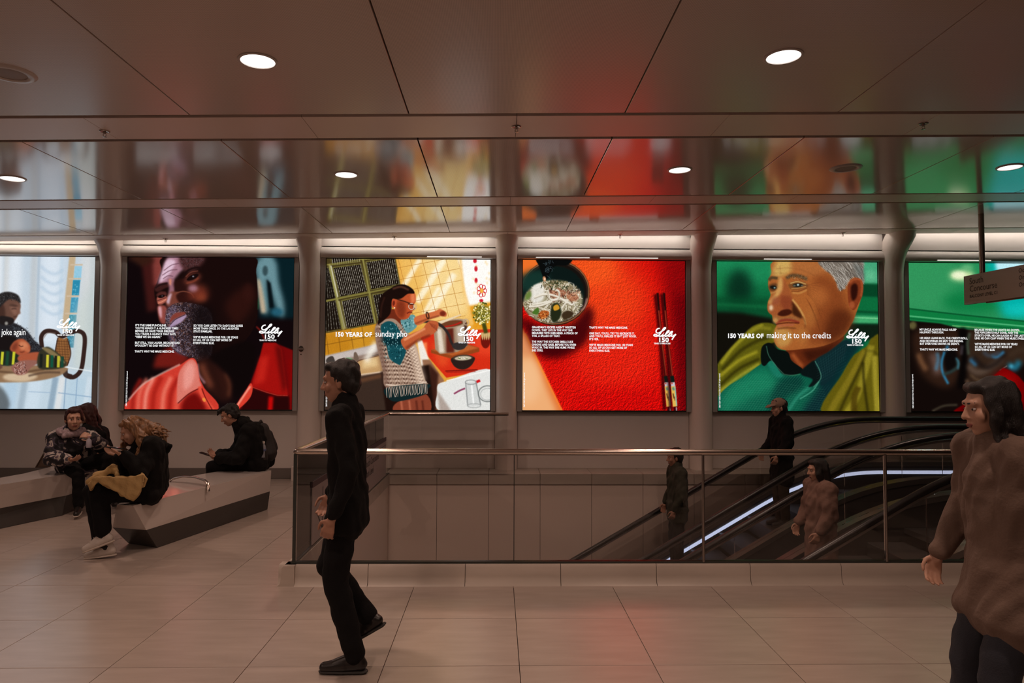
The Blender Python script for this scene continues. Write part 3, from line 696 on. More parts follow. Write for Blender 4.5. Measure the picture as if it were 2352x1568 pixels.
    P.poly([(935, 385), (948, 470), (930, 500), (925, 545), (895, 600), (865, 640), (800, 645), (750, 590), (735, 500), (760, 430), (850, 390)], (188, 80, 42), 4)
    P.poly([(760, 480), (830, 470), (850, 560), (820, 640), (760, 600)], (120, 44, 24), 22, .85); P.poly([(900, 400), (935, 400), (940, 470), (905, 480)], (224, 120, 74), 12)
    P.ell(728, 488, 26, 46, (196, 80, 46), 4, 1, 8); P.ell(730, 490, 12, 26, (110, 34, 22), 5, 1, 8); P.ell(738, 535, 6, 6, (240, 236, 220), 1)
    P.line([(860, 590), (885, 576), (912, 580)], 9, (90, 22, 18), 3); P.line([(910, 520), (935, 540), (925, 556)], 9, (130, 50, 28), 4)
    P.line([(765, 452), (830, 470), (895, 492)], 8, (34, 18, 16), 2); P.ring(905, 520, 28, 30, 6, (210, 190, 170), 1); P.ring(938, 525, 14, 24, 5, (190, 170, 150), 1); P.line([(870, 495), (905, 502), (930, 500)], 9, (40, 18, 14), 3)
    P.poly([(690, 350), (760, 312), (840, 308), (910, 345), (935, 392), (870, 398), (810, 440), (760, 452), (715, 450), (705, 540), (690, 600), (640, 650), (590, 690), (570, 690), (585, 600), (585, 470), (620, 400)], (26, 13, 10), 4)
    P.line([(720, 350), (800, 330), (880, 360)], 18, (104, 62, 46), 9, .7); P.line([(640, 430), (610, 520), (600, 630)], 14, (60, 30, 22), 8, .7)
    P.grain(.08, 2.2, 9)
    return P

def paint_soup():
    P = Painter([(88, 65), (1682, 82), (1700, 1538), (85, 1535)], 11)
    P.fill((206, 16, 10))
    P.ell(900, 480, 420, 420, (232, 62, 22), 170, .95); P.ell(700, 180, 330, 160, (240, 84, 28), 90, .9); P.ell(1000, 1000, 420, 330, (222, 36, 18), 130, .8)
    P.quad([(1500, 40), (1740, 40), (1740, 1560), (1600, 1560)], (104, 2, 8), 90); P.quad([(1380, 60), (1720, 60), (1720, 400), (1500, 420)], (150, 8, 10), 90, .7)
    P.ell(1050, 1480, 500, 160, (196, 8, 8), 90, .7)
    e = vnoise(CH, CW, 7, 31)*.5+vnoise(CH, CW, 3.4, 32)*.5
    g = (np.roll(e, 1, 0)-np.roll(e, -1, 0))+(np.roll(e, 1, 1)-np.roll(e, -1, 1))
    P.img *= (1+np.clip(g*(.45+.65*np.linspace(0, 1, CH)[:, None]), -.34, .42))[..., None]
    P.quad([(60, 40), (330, 40), (260, 150), (60, 250)], (238, 112, 40), 10)
    P.quad([(60, 660), (118, 800), (486, 1560), (60, 1560)], (226, 120, 58), 12)
    P.quad([(60, 760), (90, 800), (430, 1560), (60, 1560)], (238, 172, 116), 40); P.ell(150, 1250, 110, 220, (244, 190, 140), 60, .8); P.ell(130, 900, 60, 120, (214, 130, 84), 40, .6)
    P.line([(110, 780), (250, 1080), (480, 1545)], 16, (255, 150, 50), 8, .8, False)
    P.poly([(85, 640), (300, 720), (560, 690), (720, 520), (790, 600), (720, 860), (500, 1010), (300, 1020), (180, 900)], (58, 2, 8), 46, .92)
    P.ell(405, 385, 345, 320, (22, 17, 14), 4, 1, -6); P.ring(405, 382, 336, 308, 11, (168, 104, 62), 2, .95, -6); P.ring(405, 385, 322, 292, 12, (54, 34, 26), 3, 1, -6)
    P.ell(390, 395, 306, 270, (12, 24, 22), 8, 1, -6); P.ell(210, 280, 150, 120, (22, 54, 46), 40, .9)
    P.ell(385, 470, 292, 205, (136, 128, 96), 10, 1, -4); P.ell(390, 470, 280, 190, (168, 158, 128), 24, .8, -4)
    soup = [(110, 470), (200, 320), (400, 270), (600, 320), (675, 450), (600, 590), (400, 665), (200, 620)]
    P.clip_to([(96, 470), (180, 320), (380, 262), (590, 300), (684, 440), (640, 580), (480, 660), (300, 676), (150, 610)], 8)
    P.curls(soup, 420, [(222, 212, 190), (240, 232, 216), (196, 182, 150), (120, 104, 74), (90, 74, 50)], 90, 8, .7)
    P.poly([(160, 400), (200, 300), (270, 290), (300, 360), (290, 450), (220, 490), (170, 460)], (240, 236, 228), 14, .85)
    P.poly([(350, 400), (400, 345), (470, 350), (520, 390), (460, 430), (390, 440)], (168, 110, 82), 6); P.poly([(520, 400), (600, 390), (640, 440), (580, 470), (530, 450)], (176, 116, 84), 6)
    P.curls([(340, 350), (620, 350), (640, 460), (360, 450)], 60, [(120, 60, 44), (206, 160, 130), (70, 40, 30)], 50, 7, .8)
    for pts in ([(180, 500), (300, 480), (420, 450), (540, 460)], [(200, 430), (300, 400), (420, 420), (560, 500), (600, 480)], [(330, 360), (360, 450), (440, 440), (440, 370), (380, 350)], [(150, 520), (260, 510), (380, 470)], [(460, 560), (520, 480), (560, 500)]):
        P.line(pts, 20, (236, 228, 212), 3, .95); P.line([(x, y+11) for x, y in pts], 5, (130, 114, 88), 2, .8)
    P.poly([(240, 600), (280, 560), (345, 570), (330, 620), (270, 645)], (176, 88, 34), 3); P.curls([(240, 600), (280, 560), (345, 570), (330, 620), (270, 645)], 20, [(226, 150, 80), (80, 30, 14)], 30, 6, .9)
    P.poly([(360, 600), (380, 500), (440, 490), (470, 580), (440, 650), (390, 680)], (34, 40, 22), 6); P.poly([(390, 520), (430, 500), (450, 540), (400, 560)], (210, 150, 40), 5)
    P.poly([(470, 600), (520, 560), (590, 580), (560, 630), (500, 650)], (60, 44, 28), 6); P.poly([(180, 580), (230, 530), (250, 560), (230, 600)], (74, 112, 40), 4); P.poly([(110, 400), (160, 370), (170, 420), (120, 460)], (104, 128, 60), 10)
    P.curls([(270, 270), (560, 280), (540, 330), (300, 330)], 40, [(40, 50, 26), (150, 130, 96), (70, 76, 40)], 50, 8, .8)
    P.clip_to()
    P.poly([(235, 40), (560, 40), (530, 115), (420, 120), (370, 160), (335, 240), (300, 265), (280, 215), (250, 130)], (10, 11, 11), 5)
    P.curls([(300, 60), (380, 60), (350, 200), (300, 220)], 26, [(60, 74, 80), (30, 40, 44)], 40, 5, .8); P.ell(300, 250, 16, 26, (196, 130, 90), 4, 1, -10); P.ell(304, 252, 7, 14, (250, 220, 190), 2)
    P.line([(720, 440), (700, 520), (660, 560)], 16, (190, 150, 150), 6, .6)
    for dx in (0, 62):
        P.line([(1395+dx, 400), (1440+dx, 800), (1470+dx, 1200), (1490+dx, 1530)], 34, (40, 0, 6), 14, .85)
        P.line([(1416+dx, 388), (1452+dx, 800), (1500+dx, 1205)], 22, (72, 10, 8), 2, w1=28); P.line([(1424+dx, 520), (1458+dx, 830), (1506+dx, 1195)], 8, (190, 66, 40), 2, .85)
        P.line([(1418+dx, 395), (1430+dx, 560)], 16, (30, 8, 8), 4, .9, False)
        P.line([(1500+dx, 1200), (1510+dx, 1265)], 38, (12, 26, 20), 2, 1, False); P.line([(1508+dx, 1262), (1514+dx, 1305)], 40, (196, 196, 200), 2, 1, False)
        P.line([(1512+dx, 1300), (1532+dx, 1500)], 42, (226, 178, 80), 2, 1, False); P.line([(1530+dx, 1300), (1548+dx, 1490)], 10, (120, 200, 200), 2, .9, False)
        P.line([(1512+dx, 1370), (1522+dx, 1420)], 10, (60, 30, 20), 2, .9, False); P.line([(1528+dx, 1400), (1530+dx, 1440)], 7, (90, 40, 26), 2, .9, False); P.line([(1510+dx, 1310), (1520+dx, 1340)], 22, (70, 130, 120), 4, .8, False)
        P.ell(1500+dx, 1272, 10, 8, (190, 80, 70), 2); P.line([(1534+dx, 1500), (1538+dx, 1545)], 36, (60, 4, 10), 3, 1, False); P.line([(1545+dx, 1505), (1548+dx, 1545)], 8, (220, 210, 220), 2, 1, False)
    return P

def paint_portrait_green():
    P = Painter([(75, 85), (1605, 100), (1640, 1535), (95, 1535)], 17)
    P.fill((14, 104, 60))
    P.quad([(60, 60), (700, 60), (640, 300), (60, 330)], (26, 132, 82), 60); P.ell(120, 330, 120, 160, (18, 118, 66), 60, .8); P.ell(290, 360, 130, 200, (8, 44, 28), 70, .95)
    P.quad([(60, 420), (640, 440), (640, 640), (60, 580)], (8, 70, 38), 40, .8); P.line([(60, 500), (600, 530)], 30, (20, 110, 62), 16, .6, False)
    P.quad([(1440, 60), (1660, 60), (1660, 310), (1440, 300)], (66, 160, 116), 24); P.ell(1540, 230, 60, 60, (110, 196, 150), 40, .7)
    P.quad([(1420, 305), (1660, 310), (1660, 440), (1400, 430)], (6, 66, 36), 14); P.quad([(1400, 430), (1660, 440), (1660, 600), (1380, 590)], (12, 106, 58), 14); P.line([(1380, 570), (1660, 585)], 20, (6, 60, 32), 9, .8, False)
    P.quad([(1380, 610), (1660, 620), (1660, 690), (1360, 685)], (64, 166, 106), 10); P.line([(1380, 630), (1660, 642)], 10, (130, 210, 150), 4, .8, False); P.quad([(1340, 690), (1660, 695), (1660, 840), (1340, 860)], (14, 30, 18), 12)
    P.quad([(60, 570), (300, 580), (640, 640), (660, 960), (60, 1120)], (17, 15, 9), 24)
    # coat, far shoulder
    P.poly([(80, 1110), (180, 960), (350, 780), (440, 705), (560, 680), (660, 720), (660, 850), (560, 900), (510, 1000), (500, 1090), (330, 1210), (110, 1390), (80, 1300)], (92, 88, 16), 6)
    for pts, c, w in (([(120, 1080), (240, 920), (400, 770), (520, 700)], (168, 158, 40), 26), ([(130, 1140), (300, 960), (460, 860), (580, 820)], (50, 46, 8), 34), ([(110, 1200), (290, 1050), (470, 960)], (160, 150, 34), 30), ([(110, 1290), (290, 1130), (490, 1030)], (44, 40, 6), 26), ([(110, 1350), (300, 1200), (490, 1080)], (178, 160, 40), 28), ([(380, 780), (470, 730), (600, 740)], (130, 122, 30), 30)):
        P.line(pts, w, c, 12, .85)
    # shirt
    P.poly([(80, 1550), (100, 1400), (200, 1290), (340, 1205), (500, 1085), (620, 1040), (720, 1180), (880, 1180), (1020, 1050), (1300, 850), (1500, 800), (1480, 900), (1380, 1010), (1260, 1240), (1090, 1550)], (12, 88, 66), 5)
    P.poly([(1050, 1100), (1300, 860), (1480, 840), (1260, 1240), (1090, 1550), (900, 1550), (1060, 1300)], (10, 36, 42), 40, .9)
    P.poly([(150, 1380), (340, 1210), (560, 1120), (640, 1300), (400, 1420), (160, 1540)], (24, 130, 92), 50, .7); P.poly([(560, 1060), (620, 1050), (720, 1190), (640, 1200)], (26, 120, 96), 14, .8)
    P.poly([(680, 1250), (880, 1200), (900, 1300), (760, 1400), (640, 1550), (560, 1550)], (6, 44, 40), 30, .7); P.line([(980, 1300), (860, 1400), (760, 1550)], 30, (44, 140, 112), 14, .7); P.line([(1060, 1250), (1000, 1340), (880, 1420)], 12, (90, 180, 150), 5, .6)
    P.clip_to([(80, 1550), (100, 1400), (200, 1290), (340, 1205), (500, 1085), (620, 1040), (720, 1180), (880, 1190), (1000, 1280), (1060, 1300), (1180, 1300), (1090, 1550)], 10)
    for k in range(44):
        P.line([(60+k*26, 1560), (210+k*26, 1330), (330+k*26, 1180)], 3.2, (110, 186, 150), .8, .22 if k < 26 else .10)
    for k in range(26):
        P.line([(80, 1300+k*17), (500, 1250+k*22), (1120, 1330+k*22)], 3.2, (104, 178, 146), .8, .18)
    P.clip_to()
    P.poly([(1520, 900), (1560, 830), (1660, 850), (1670, 1560), (1090, 1560), (1280, 1180), (1380, 1010), (1440, 960)], (96, 86, 14), 6)
    for pts, c, w in (([(1500, 950), (1380, 1180), (1250, 1400), (1170, 1540)], (128, 112, 26), 60), ([(1520, 960), (1400, 1230), (1300, 1450), (1260, 1545)], (42, 36, 6), 22), ([(1560, 900), (1500, 1150), (1420, 1400), (1330, 1545)], (150, 136, 36), 60), ([(1440, 1300), (1400, 1400), (1400, 1545)], (72, 56, 8), 60), ([(1590, 1000), (1600, 1250), (1620, 1545)], (160, 146, 44), 50), ([(1480, 1060), (1490, 1250), (1530, 1540)], (30, 26, 5), 20), ([(1500, 950), (1580, 960), (1630, 1000)], (48, 42, 8), 8)):
        P.line(pts, w, c, 14, .85)
    # head
    P.poly([(760, 930), (1280, 800), (1180, 960), (1020, 1050), (900, 1140), (820, 1080)], (96, 38, 16), 8); P.line([(800, 980), (860, 1060), (905, 1110)], 40, (168, 84, 40), 16, .8); P.quad([(900, 960), (1260, 840), (1150, 980), (960, 1060)], (52, 18, 9), 26, .85)
    P.poly([(645, 80), (598, 200), (568, 280), (574, 350), (592, 410), (566, 490), (568, 565), (605, 605), (618, 655), (650, 695), (632, 760), (630, 860), (676, 928), (760, 948), (900, 935), (1100, 905), (1280, 820), (1370, 690), (1410, 590), (1460, 430), (1470, 270), (1400, 200), (1200, 80)], (164, 92, 42), 4)
    P.poly([(1000, 200), (1240, 300), (1330, 500), (1330, 700), (1200, 850), (980, 900), (930, 700), (1060, 500)], (128, 62, 28), 60, .9); P.poly([(1200, 560), (1380, 600), (1330, 760), (1180, 880), (1100, 800)], (78, 32, 14), 50, .8)
    P.poly([(650, 90), (780, 90), (800, 170), (700, 230), (610, 220)], (206, 168, 92), 30, .95); P.poly([(800, 100), (1060, 100), (1100, 200), (920, 230), (820, 190)], (172, 104, 54), 36, .8)
    P.line([(640, 160), (760, 150), (900, 175), (1020, 230)], 7, (128, 74, 36), 7, .45); P.line([(620, 200), (720, 200)], 6, (130, 84, 40), 6, .4); P.line([(680, 130), (690, 210)], 7, (126, 80, 36), 6, .4)
    # brows and eyes
    P.line([(575, 270), (600, 245), (660, 250)], 28, (84, 62, 36), 8); P.line([(740, 250), (800, 222), (880, 232), (940, 262)], 30, (92, 66, 40), 9)
    P.curls([(740, 240), (800, 210), (940, 250), (930, 270), (800, 250)], 60, [(150, 128, 96), (60, 40, 24)], 18, 3, .6)
    P.poly([(576, 320), (620, 300), (668, 310), (672, 350), (620, 375), (580, 360)], (92, 54, 28), 9); P.ell(622, 338, 36, 18, (26, 24, 20), 4, 1, 6); P.ell(630, 342, 8, 7, (150, 190, 190), 3)
    P.poly([(760, 320), (800, 290), (900, 288), (950, 320), (900, 350), (800, 360)], (116, 70, 36), 9); P.ell(852, 318, 50, 19, (34, 34, 28), 4, 1, -2); P.ell(854, 314, 11, 9, (190, 210, 206), 3); P.ell(820, 322, 14, 8, (96, 92, 78), 4); P.ell(893, 322, 12, 7, (96, 92, 78), 4)
    P.line([(780, 300), (850, 284), (930, 308)], 9, (220, 186, 110), 4, .8); P.line([(790, 350), (860, 346), (930, 330)], 8, (206, 150, 84), 4, .8); P.line([(800, 390), (870, 394), (940, 362)], 14, (196, 140, 74), 7, .8); P.line([(790, 376), (860, 376), (940, 345)], 6, (90, 46, 22), 3, .8)
    P.line([(590, 395), (630, 385), (660, 370)], 12, (190, 140, 80), 6, .8)
    for k in range(9): P.line([(940, 320+k*10), (1010, 300+k*22), (1070, 290+k*40)], 5, (96, 46, 22), 2.5, .55)
    for k in range(7): P.line([(930+k*14, 440+k*24), (980+k*12, 520+k*30), (1010+k*10, 620+k*26)], 5, (104, 50, 22), 2.5, .5)
    # nose
    P.poly([(672, 250), (720, 260), (770, 360), (800, 440), (810, 520), (770, 580), (690, 600), (610, 605), (566, 560), (572, 480), (620, 410), (672, 350)], (156, 82, 42), 8)
    P.poly([(672, 250), (705, 260), (700, 370), (640, 450), (590, 500), (576, 470), (640, 390)], (206, 156, 88), 14, .9); P.poly([(700, 420), (790, 440), (800, 520), (740, 560), (690, 500)], (132, 60, 34), 18, .9)
    P.ell(598, 535, 18, 28, (230, 206, 170), 14); P.ell(640, 470, 40, 40, (146, 76, 50), 18, .7); P.poly([(660, 600), (700, 560), (770, 550), (800, 580), (760, 610), (700, 618)], (62, 22, 12), 8)
    P.poly([(800, 470), (850, 540), (900, 620), (870, 640), (800, 590), (800, 520)], (58, 26, 12), 12, .95); P.line([(800, 455), (860, 530), (910, 620), (930, 700)], 16, (212, 166, 92), 7, .8); P.line([(900, 620), (925, 680), (920, 740)], 10, (80, 36, 18), 6, .7)
    # mouth and chin
    P.poly([(625, 610), (700, 630), (800, 615), (870, 640), (860, 660), (740, 650), (645, 690)], (150, 92, 50), 9); P.line([(645, 690), (700, 660), (780, 655), (870, 680)], 24, (134, 52, 34), 6); P.line([(645, 697), (740, 682), (870, 684)], 8, (70, 20, 14), 3); P.line([(660, 712), (740, 705), (820, 700)], 18, (170, 90, 64), 7, .8)
    P.poly([(640, 740), (740, 740), (800, 790), (780, 880), (690, 920), (640, 850)], (190, 140, 72), 24, .9); P.line([(660, 740), (740, 730), (840, 735)], 12, (100, 54, 28), 7, .8); P.ell(900, 800, 60, 80, (176, 112, 54), 40, .7)
    P.ell(640, 660, 26, 26, (206, 160, 90), 14, .7); P.ell(980, 640, 50, 100, (178, 110, 52), 40, .6); P.ell(1060, 420, 90, 90, (176, 100, 48), 50, .7)
    # hair and ear
    hair = [(1060, 80), (1440, 80), (1472, 180), (1476, 300), (1440, 260), (1380, 240), (1330, 290), (1300, 340), (1250, 372), (1225, 300), (1180, 220), (1110, 170)]
    P.poly(hair, (116, 106, 96), 8); P.clip_to([(1050, 70), (1450, 70), (1480, 180), (1484, 310), (1440, 270), (1380, 250), (1335, 300), (1305, 350), (1250, 380), (1215, 300), (1170, 220), (1100, 170)], 8)
    for k in range(420):
        x = 1060+P.rg.rand()*410; y = 80+P.rg.rand()*270; d = (x-1060)/410.
        P.line([(x, y), (x+22+10*d, y+16+20*d), (x+34+16*d, y+40+40*d)], 4, ((186, 178, 168), (140, 130, 118), (66, 58, 50), (214, 208, 198))[k % 4], .8, .55)
    P.clip_to(); P.poly([(1380, 100), (1470, 160), (1476, 260), (1420, 220)], (90, 96, 92), 26, .7)
    P.poly([(1330, 320), (1370, 262), (1430, 252), (1472, 300), (1470, 410), (1430, 500), (1390, 560), (1345, 520), (1330, 420)], (126, 54, 26), 5)
    P.poly([(1360, 330), (1400, 300), (1425, 340), (1415, 430), (1380, 470), (1360, 420)], (44, 14, 9), 9); P.line([(1340, 300), (1390, 262), (1450, 270), (1466, 340), (1455, 430)], 18, (166, 82, 44), 6, .8); P.ell(1370, 510, 26, 34, (170, 86, 48), 10, .8)
    # collar
    P.poly([(508, 930), (550, 882), (600, 880), (660, 935), (760, 965), (800, 1050), (905, 1130), (880, 1172), (720, 1182), (610, 1050), (540, 1100), (505, 1060)], (9, 15, 13), 5); P.line([(555, 905), (580, 1000), (650, 1100), (725, 1180)], 7, (70, 130, 104), 2.5, .8); P.line([(725, 1180), (800, 1190), (880, 1180)], 8, (60, 110, 90), 2.5, .8)
    P.poly([(890, 1150), (960, 1080), (1025, 1048), (1070, 1150), (1075, 1220), (1010, 1290), (960, 1300), (1000, 1230), (900, 1190)], (10, 20, 20), 6)
    P.poly([(1020, 1050), (1150, 960), (1300, 850), (1345, 890), (1260, 1060), (1180, 1220), (1080, 1290), (1076, 1180)], (14, 40, 44), 6, .95); P.line([(1022, 1052), (1066, 1140), (1078, 1220), (1010, 1305)], 7, (86, 150, 124), 2.5, .85)
    for k in range(12): P.line([(1050+k*24, 1040-k*14), (1090+k*18, 1230-k*16)], 3, (60, 100, 98), .8, .22, False)
    for k in range(9): P.line([(1040, 1080+k*24), (1320, 880+k*30)], 3, (60, 100, 98), .8, .2, False)
    P.grain(.08, 2.2, 19); P.grain(.06, 5, 20)
    return P

def paint_sofa():
    P = Painter([(75, 105), (1590, 118), (1640, 1530), (120, 1532)], 23)
    P.fill((40, 140, 84))
    P.quad([(40, 80), (520, 80), (520, 560), (40, 560)], (52, 150, 92), 60, .7); P.ell(700, 480, 300, 110, (10, 120, 62), 70, .9)
    P.quad([(800, 80), (1700, 80), (1700, 640), (1000, 640)], (0, 172, 164), 70); P.quad([(900, 90), (1350, 90), (1350, 200), (920, 190)], (190, 236, 244), 24); P.ell(1250, 560, 260, 60, (20, 196, 186), 50, .8)
    P.ell(590, 230, 120, 50, (214, 232, 170), 36); P.ell(560, 225, 70, 36, (240, 246, 210), 22, .9); P.ell(640, 150, 60, 24, (130, 200, 140), 26, .7)
    P.quad([(60, 545), (600, 610), (1700, 720), (1700, 860), (800, 760), (60, 665)], (14, 122, 62), 8); P.line([(60, 545), (600, 608), (1660, 716)], 14, (6, 80, 40), 5, .9); P.line([(80, 618), (420, 650), (900, 690), (1660, 760)], 14, (92, 190, 130), 5, .8); P.line([(500, 712), (800, 735), (1660, 820)], 12, (140, 210, 130), 5, .7); P.line([(80, 640), (500, 680), (1660, 790)], 10, (8, 90, 46), 4, .8)
    P.quad([(60, 660), (380, 690), (600, 745), (1700, 845), (1700, 1560), (60, 1560)], (17, 9, 7), 8)
    P.ell(125, 710, 34, 40, (92, 86, 50), 14)
    P.poly([(150, 760), (560, 760), (600, 900), (560, 1200), (460, 1310), (280, 1240), (170, 1080)], (46, 27, 18), 40); P.poly([(640, 800), (760, 760), (1240, 860), (1300, 1040), (1000, 1120), (820, 1320), (660, 1240)], (50, 34, 24), 40)
    P.poly([(440, 950), (540, 940), (560, 1080), (470, 1160), (420, 1080)], (12, 8, 8), 24); P.poly([(560, 760), (650, 780), (630, 1240), (560, 1300), (590, 1000)], (8, 5, 5), 22)
    P.poly([(1240, 840), (1660, 880), (1660, 1300), (1300, 1180)], (34, 26, 22), 40)
    for pts, c, w in (([(180, 980), (210, 1060), (260, 1140)], (120, 80, 52), 40), ([(320, 980), (350, 1080), (370, 1180)], (110, 84, 76), 60), ([(360, 970), (370, 1040), (350, 1140)], (70, 120, 150), 26), ([(430, 960), (405, 1060), (415, 1160), (470, 1270)], (46, 140, 190), 18), ([(460, 900), (450, 950)], (40, 130, 180), 22), ([(420, 1180), (500, 1150), (560, 1100), (550, 1040)], (40, 66, 66), 22), ([(540, 1020), (565, 1060), (560, 1130)], (60, 120, 140), 14), ([(600, 900), (590, 990)], (70, 60, 66), 20), ([(670, 780), (650, 880), (660, 990)], (70, 86, 70), 20), ([(680, 1030), (740, 1090)], (50, 140, 200), 34), ([(660, 1090), (720, 1150), (800, 1150), (900, 1090), (980, 1020)], (96, 78, 66), 44), ([(700, 1010), (820, 1110), (940, 1060), (1010, 960)], (26, 18, 16), 40), ([(880, 1000), (930, 1010), (1000, 960)], (50, 130, 180), 22), ([(800, 960), (860, 1000), (960, 970)], (60, 66, 76), 30), ([(640, 1230), (690, 1300), (760, 1350)], (106, 80, 60), 26), ([(680, 1180), (750, 1230), (860, 1240)], (84, 64, 46), 20), ([(1040, 1080), (1100, 1120), (1150, 1050)], (30, 130, 160), 44), ([(1060, 1090), (1080, 1110)], (90, 200, 230), 26), ([(960, 1140), (1030, 1095)], (140, 130, 124), 6), ([(1050, 1000), (1150, 940), (1230, 960)], (60, 44, 32), 40), ([(320, 1530), (430, 1480), (560, 1470)], (70, 62, 48), 16), ([(1300, 1000), (1400, 1100), (1520, 1120)], (50, 70, 80), 50), ([(1350, 900), (1450, 960), (1600, 960)], (80, 60, 46), 40)):
        P.line(pts, w*1.2, c, w*.62, .8)
    P.poly([(620, 1460), (760, 1330), (960, 1140), (1010, 1120), (1130, 1185), (1240, 1290), (1500, 1390), (1660, 1440), (1660, 1560), (600, 1560)], (112, 0, 2), 8); P.ell(1010, 1250, 120, 100, (146, 6, 6), 50, .8); P.poly([(700, 1470), (1660, 1460), (1660, 1560), (700, 1560)], (60, 0, 2), 40, .8)
    P.grain(.08, 2.4, 27)
    return P

def paint_table():
    P = Painter([(-600, 112), (870, 118), (830, 1476), (-650, 1470)], 29)
    P.fill((196, 210, 222))
    for x, w, c in ((-560, 90, (170, 190, 206)), (-420, 120, (224, 232, 238)), (-260, 80, (176, 192, 206)), (-120, 120, (220, 228, 236)), (20, 60, (228, 234, 240)), (90, 50, (206, 206, 204)), (160, 120, (226, 234, 242)), (330, 60, (190, 196, 200)), (370, 24, (160, 178, 194)), (480, 180, (222, 232, 242)), (570, 30, (196, 214, 228)), (800, 130, (214, 216, 216)), (850, 60, (196, 204, 206))):
        P.line([(x+10, 90), (x-20, 900)], w, c, w*.3, .85, False)
    for k in range(5): P.line([(390, 200+k*90), (450, 250+k*90), (520, 270+k*90), (590, 230+k*90)], 26, (176, 198, 218), 12, .6)
    P.quad([(645, 90), (700, 90), (640, 760), (575, 760)], (196, 172, 138), 6)
    for k in range(5):
        y = 200+k*155-30*(k > 0); x = 690-k*16
        P.quad([(x, y), (x+64, y), (x+52, y+138), (x-12, y+138)], ((150, 200, 224), (44, 138, 172), (66, 150, 184), (52, 136, 160), (40, 120, 150))[k], 4)
        for j in range(12): P.ell(x+P.rg.rand()*45, y+P.rg.rand()*130, 6, 5, (120, 196, 216), 2, .6)
        P.line([(x-40, y-12), (x+70, y-12)], 14, (206, 186, 160), 4, 1, False)
    P.quad([(690, 640), (860, 300), (850, 1160), (650, 1130)], (190, 202, 200), 60, .7); P.line([(760, 520), (740, 800), (720, 1100)], 60, (206, 214, 210), 30, .7)
    # lower half, reflections in the glass table
    P.quad([(-660, 1150), (300, 1190), (850, 1120), (850, 1500), (-660, 1500)], (192, 210, 222), 20)
    for x, w, c in ((120, 130, (176, 202, 222)), (240, 60, (158, 176, 190)), (330, 120, (206, 222, 234)), (500, 50, (134, 158, 178)), (560, 50, (226, 226, 226)), (700, 160, (182, 206, 222)), (800, 40, (206, 220, 230))):
        P.line([(x+20, 1190), (x-30, 1490)], w, c, w*.2, .8, False)
    P.line([(610, 1200), (590, 1480)], 8, (120, 150, 180), 3, .8, False); P.line([(710, 1190), (690, 1480)], 8, (130, 160, 190), 3, .8, False); P.line([(540, 1330), (840, 1370)], 8, (130, 160, 190), 3, .8, False); P.line([(280, 1320), (480, 1330)], 8, (150, 176, 200), 3, .7, False)
    # chair
    P.line([(660, 1190), (610, 1170), (600, 1120)], 46, (60, 46, 42), 4); P.line([(400, 930), (395, 830), (440, 780), (520, 790), (570, 830), (640, 800), (720, 780), (775, 830), (765, 1000), (740, 1130), (680, 1190), (620, 1180)], 38, (52, 34, 30), 3); P.line([(410, 850), (450, 800), (520, 800)], 8, (130, 110, 100), 4, .7)
    P.poly([(540, 840), (590, 850), (620, 840), (640, 900), (650, 980), (620, 1090), (560, 1080), (515, 980), (530, 900)], (146, 96, 54), 4)
    for k in range(9):
        P.line([(530+k*14, 860), (520+k*14, 1070)], 3, (70, 40, 24), 1, .8, False); P.line([(525, 870+k*23), (640, 876+k*23)], 3, (70, 40, 24), 1, .8, False)
    P.line([(540, 840), (518, 980), (565, 1085)], 9, (60, 36, 26), 2); P.line([(625, 850), (652, 980), (620, 1090)], 9, (60, 36, 26), 2)
    # table
    P.poly([(-660, 1090), (-100, 1080), (300, 1085), (600, 1100), (610, 1140), (520, 1190), (300, 1230), (-100, 1240), (-660, 1240)], (146, 114, 84), 5); P.poly([(60, 1180), (200, 1140), (360, 1180), (260, 1230), (100, 1220)], (214, 190, 158), 12, .9); P.line([(0, 1140), (200, 1150), (420, 1120)], 20, (96, 70, 50), 8, .8); P.line([(280, 1180), (420, 1150), (560, 1150)], 18, (80, 60, 48), 8, .7); P.line([(600, 1100), (720, 1120), (850, 1140)], 10, (230, 238, 240), 4, .9)
    P.poly([(-100, 1240), (60, 1300), (100, 1476), (-200, 1476)], (78, 82, 84), 20, .8)
    # man
    P.poly([(-220, 800), (-60, 740), (40, 690), (160, 710), (260, 770), (330, 860), (400, 930), (400, 990), (200, 1000), (-220, 1080)], (38, 36, 40), 6)
    P.curls([(120, 720), (250, 760), (340, 870), (400, 940), (300, 950), (180, 850)], 300, [(80, 86, 94), (20, 18, 20), (60, 64, 70)], 20, 4, .5)
    P.poly([(10, 500), (80, 455), (170, 470), (212, 540), (205, 600), (180, 660), (140, 700), (60, 710), (10, 640)], (104, 72, 60), 5); P.poly([(10, 560), (60, 540), (80, 640), (40, 700), (0, 660)], (60, 38, 32), 14, .8); P.poly([(120, 560), (190, 540), (200, 600), (160, 640)], (140, 100, 84), 14, .8)
    P.poly([(-20, 520), (10, 460), (100, 430), (190, 460), (214, 530), (170, 505), (110, 500), (60, 540), (30, 570), (0, 560)], (42, 38, 38), 5); P.curls([(-10, 520), (20, 460), (100, 435), (200, 480), (200, 520), (90, 500), (20, 560)], 260, [(80, 78, 80), (24, 22, 22)], 11, 3, .6)
    P.poly([(30, 650), (90, 650), (150, 670), (150, 710), (80, 730), (30, 710)], (34, 28, 28), 8); P.ell(88, 712, 14, 16, (150, 146, 140), 5); P.poly([(112, 548), (150, 540), (190, 552), (185, 566), (140, 562)], (62, 42, 36), 9, .8); P.line([(132, 584), (158, 580), (182, 584)], 9, (48, 30, 27), 6, .8); P.poly([(180, 560), (212, 610), (205, 630), (178, 622)], (122, 84, 70), 8, .8); P.line([(150, 655), (178, 650)], 8, (58, 34, 30), 6, .8, False)
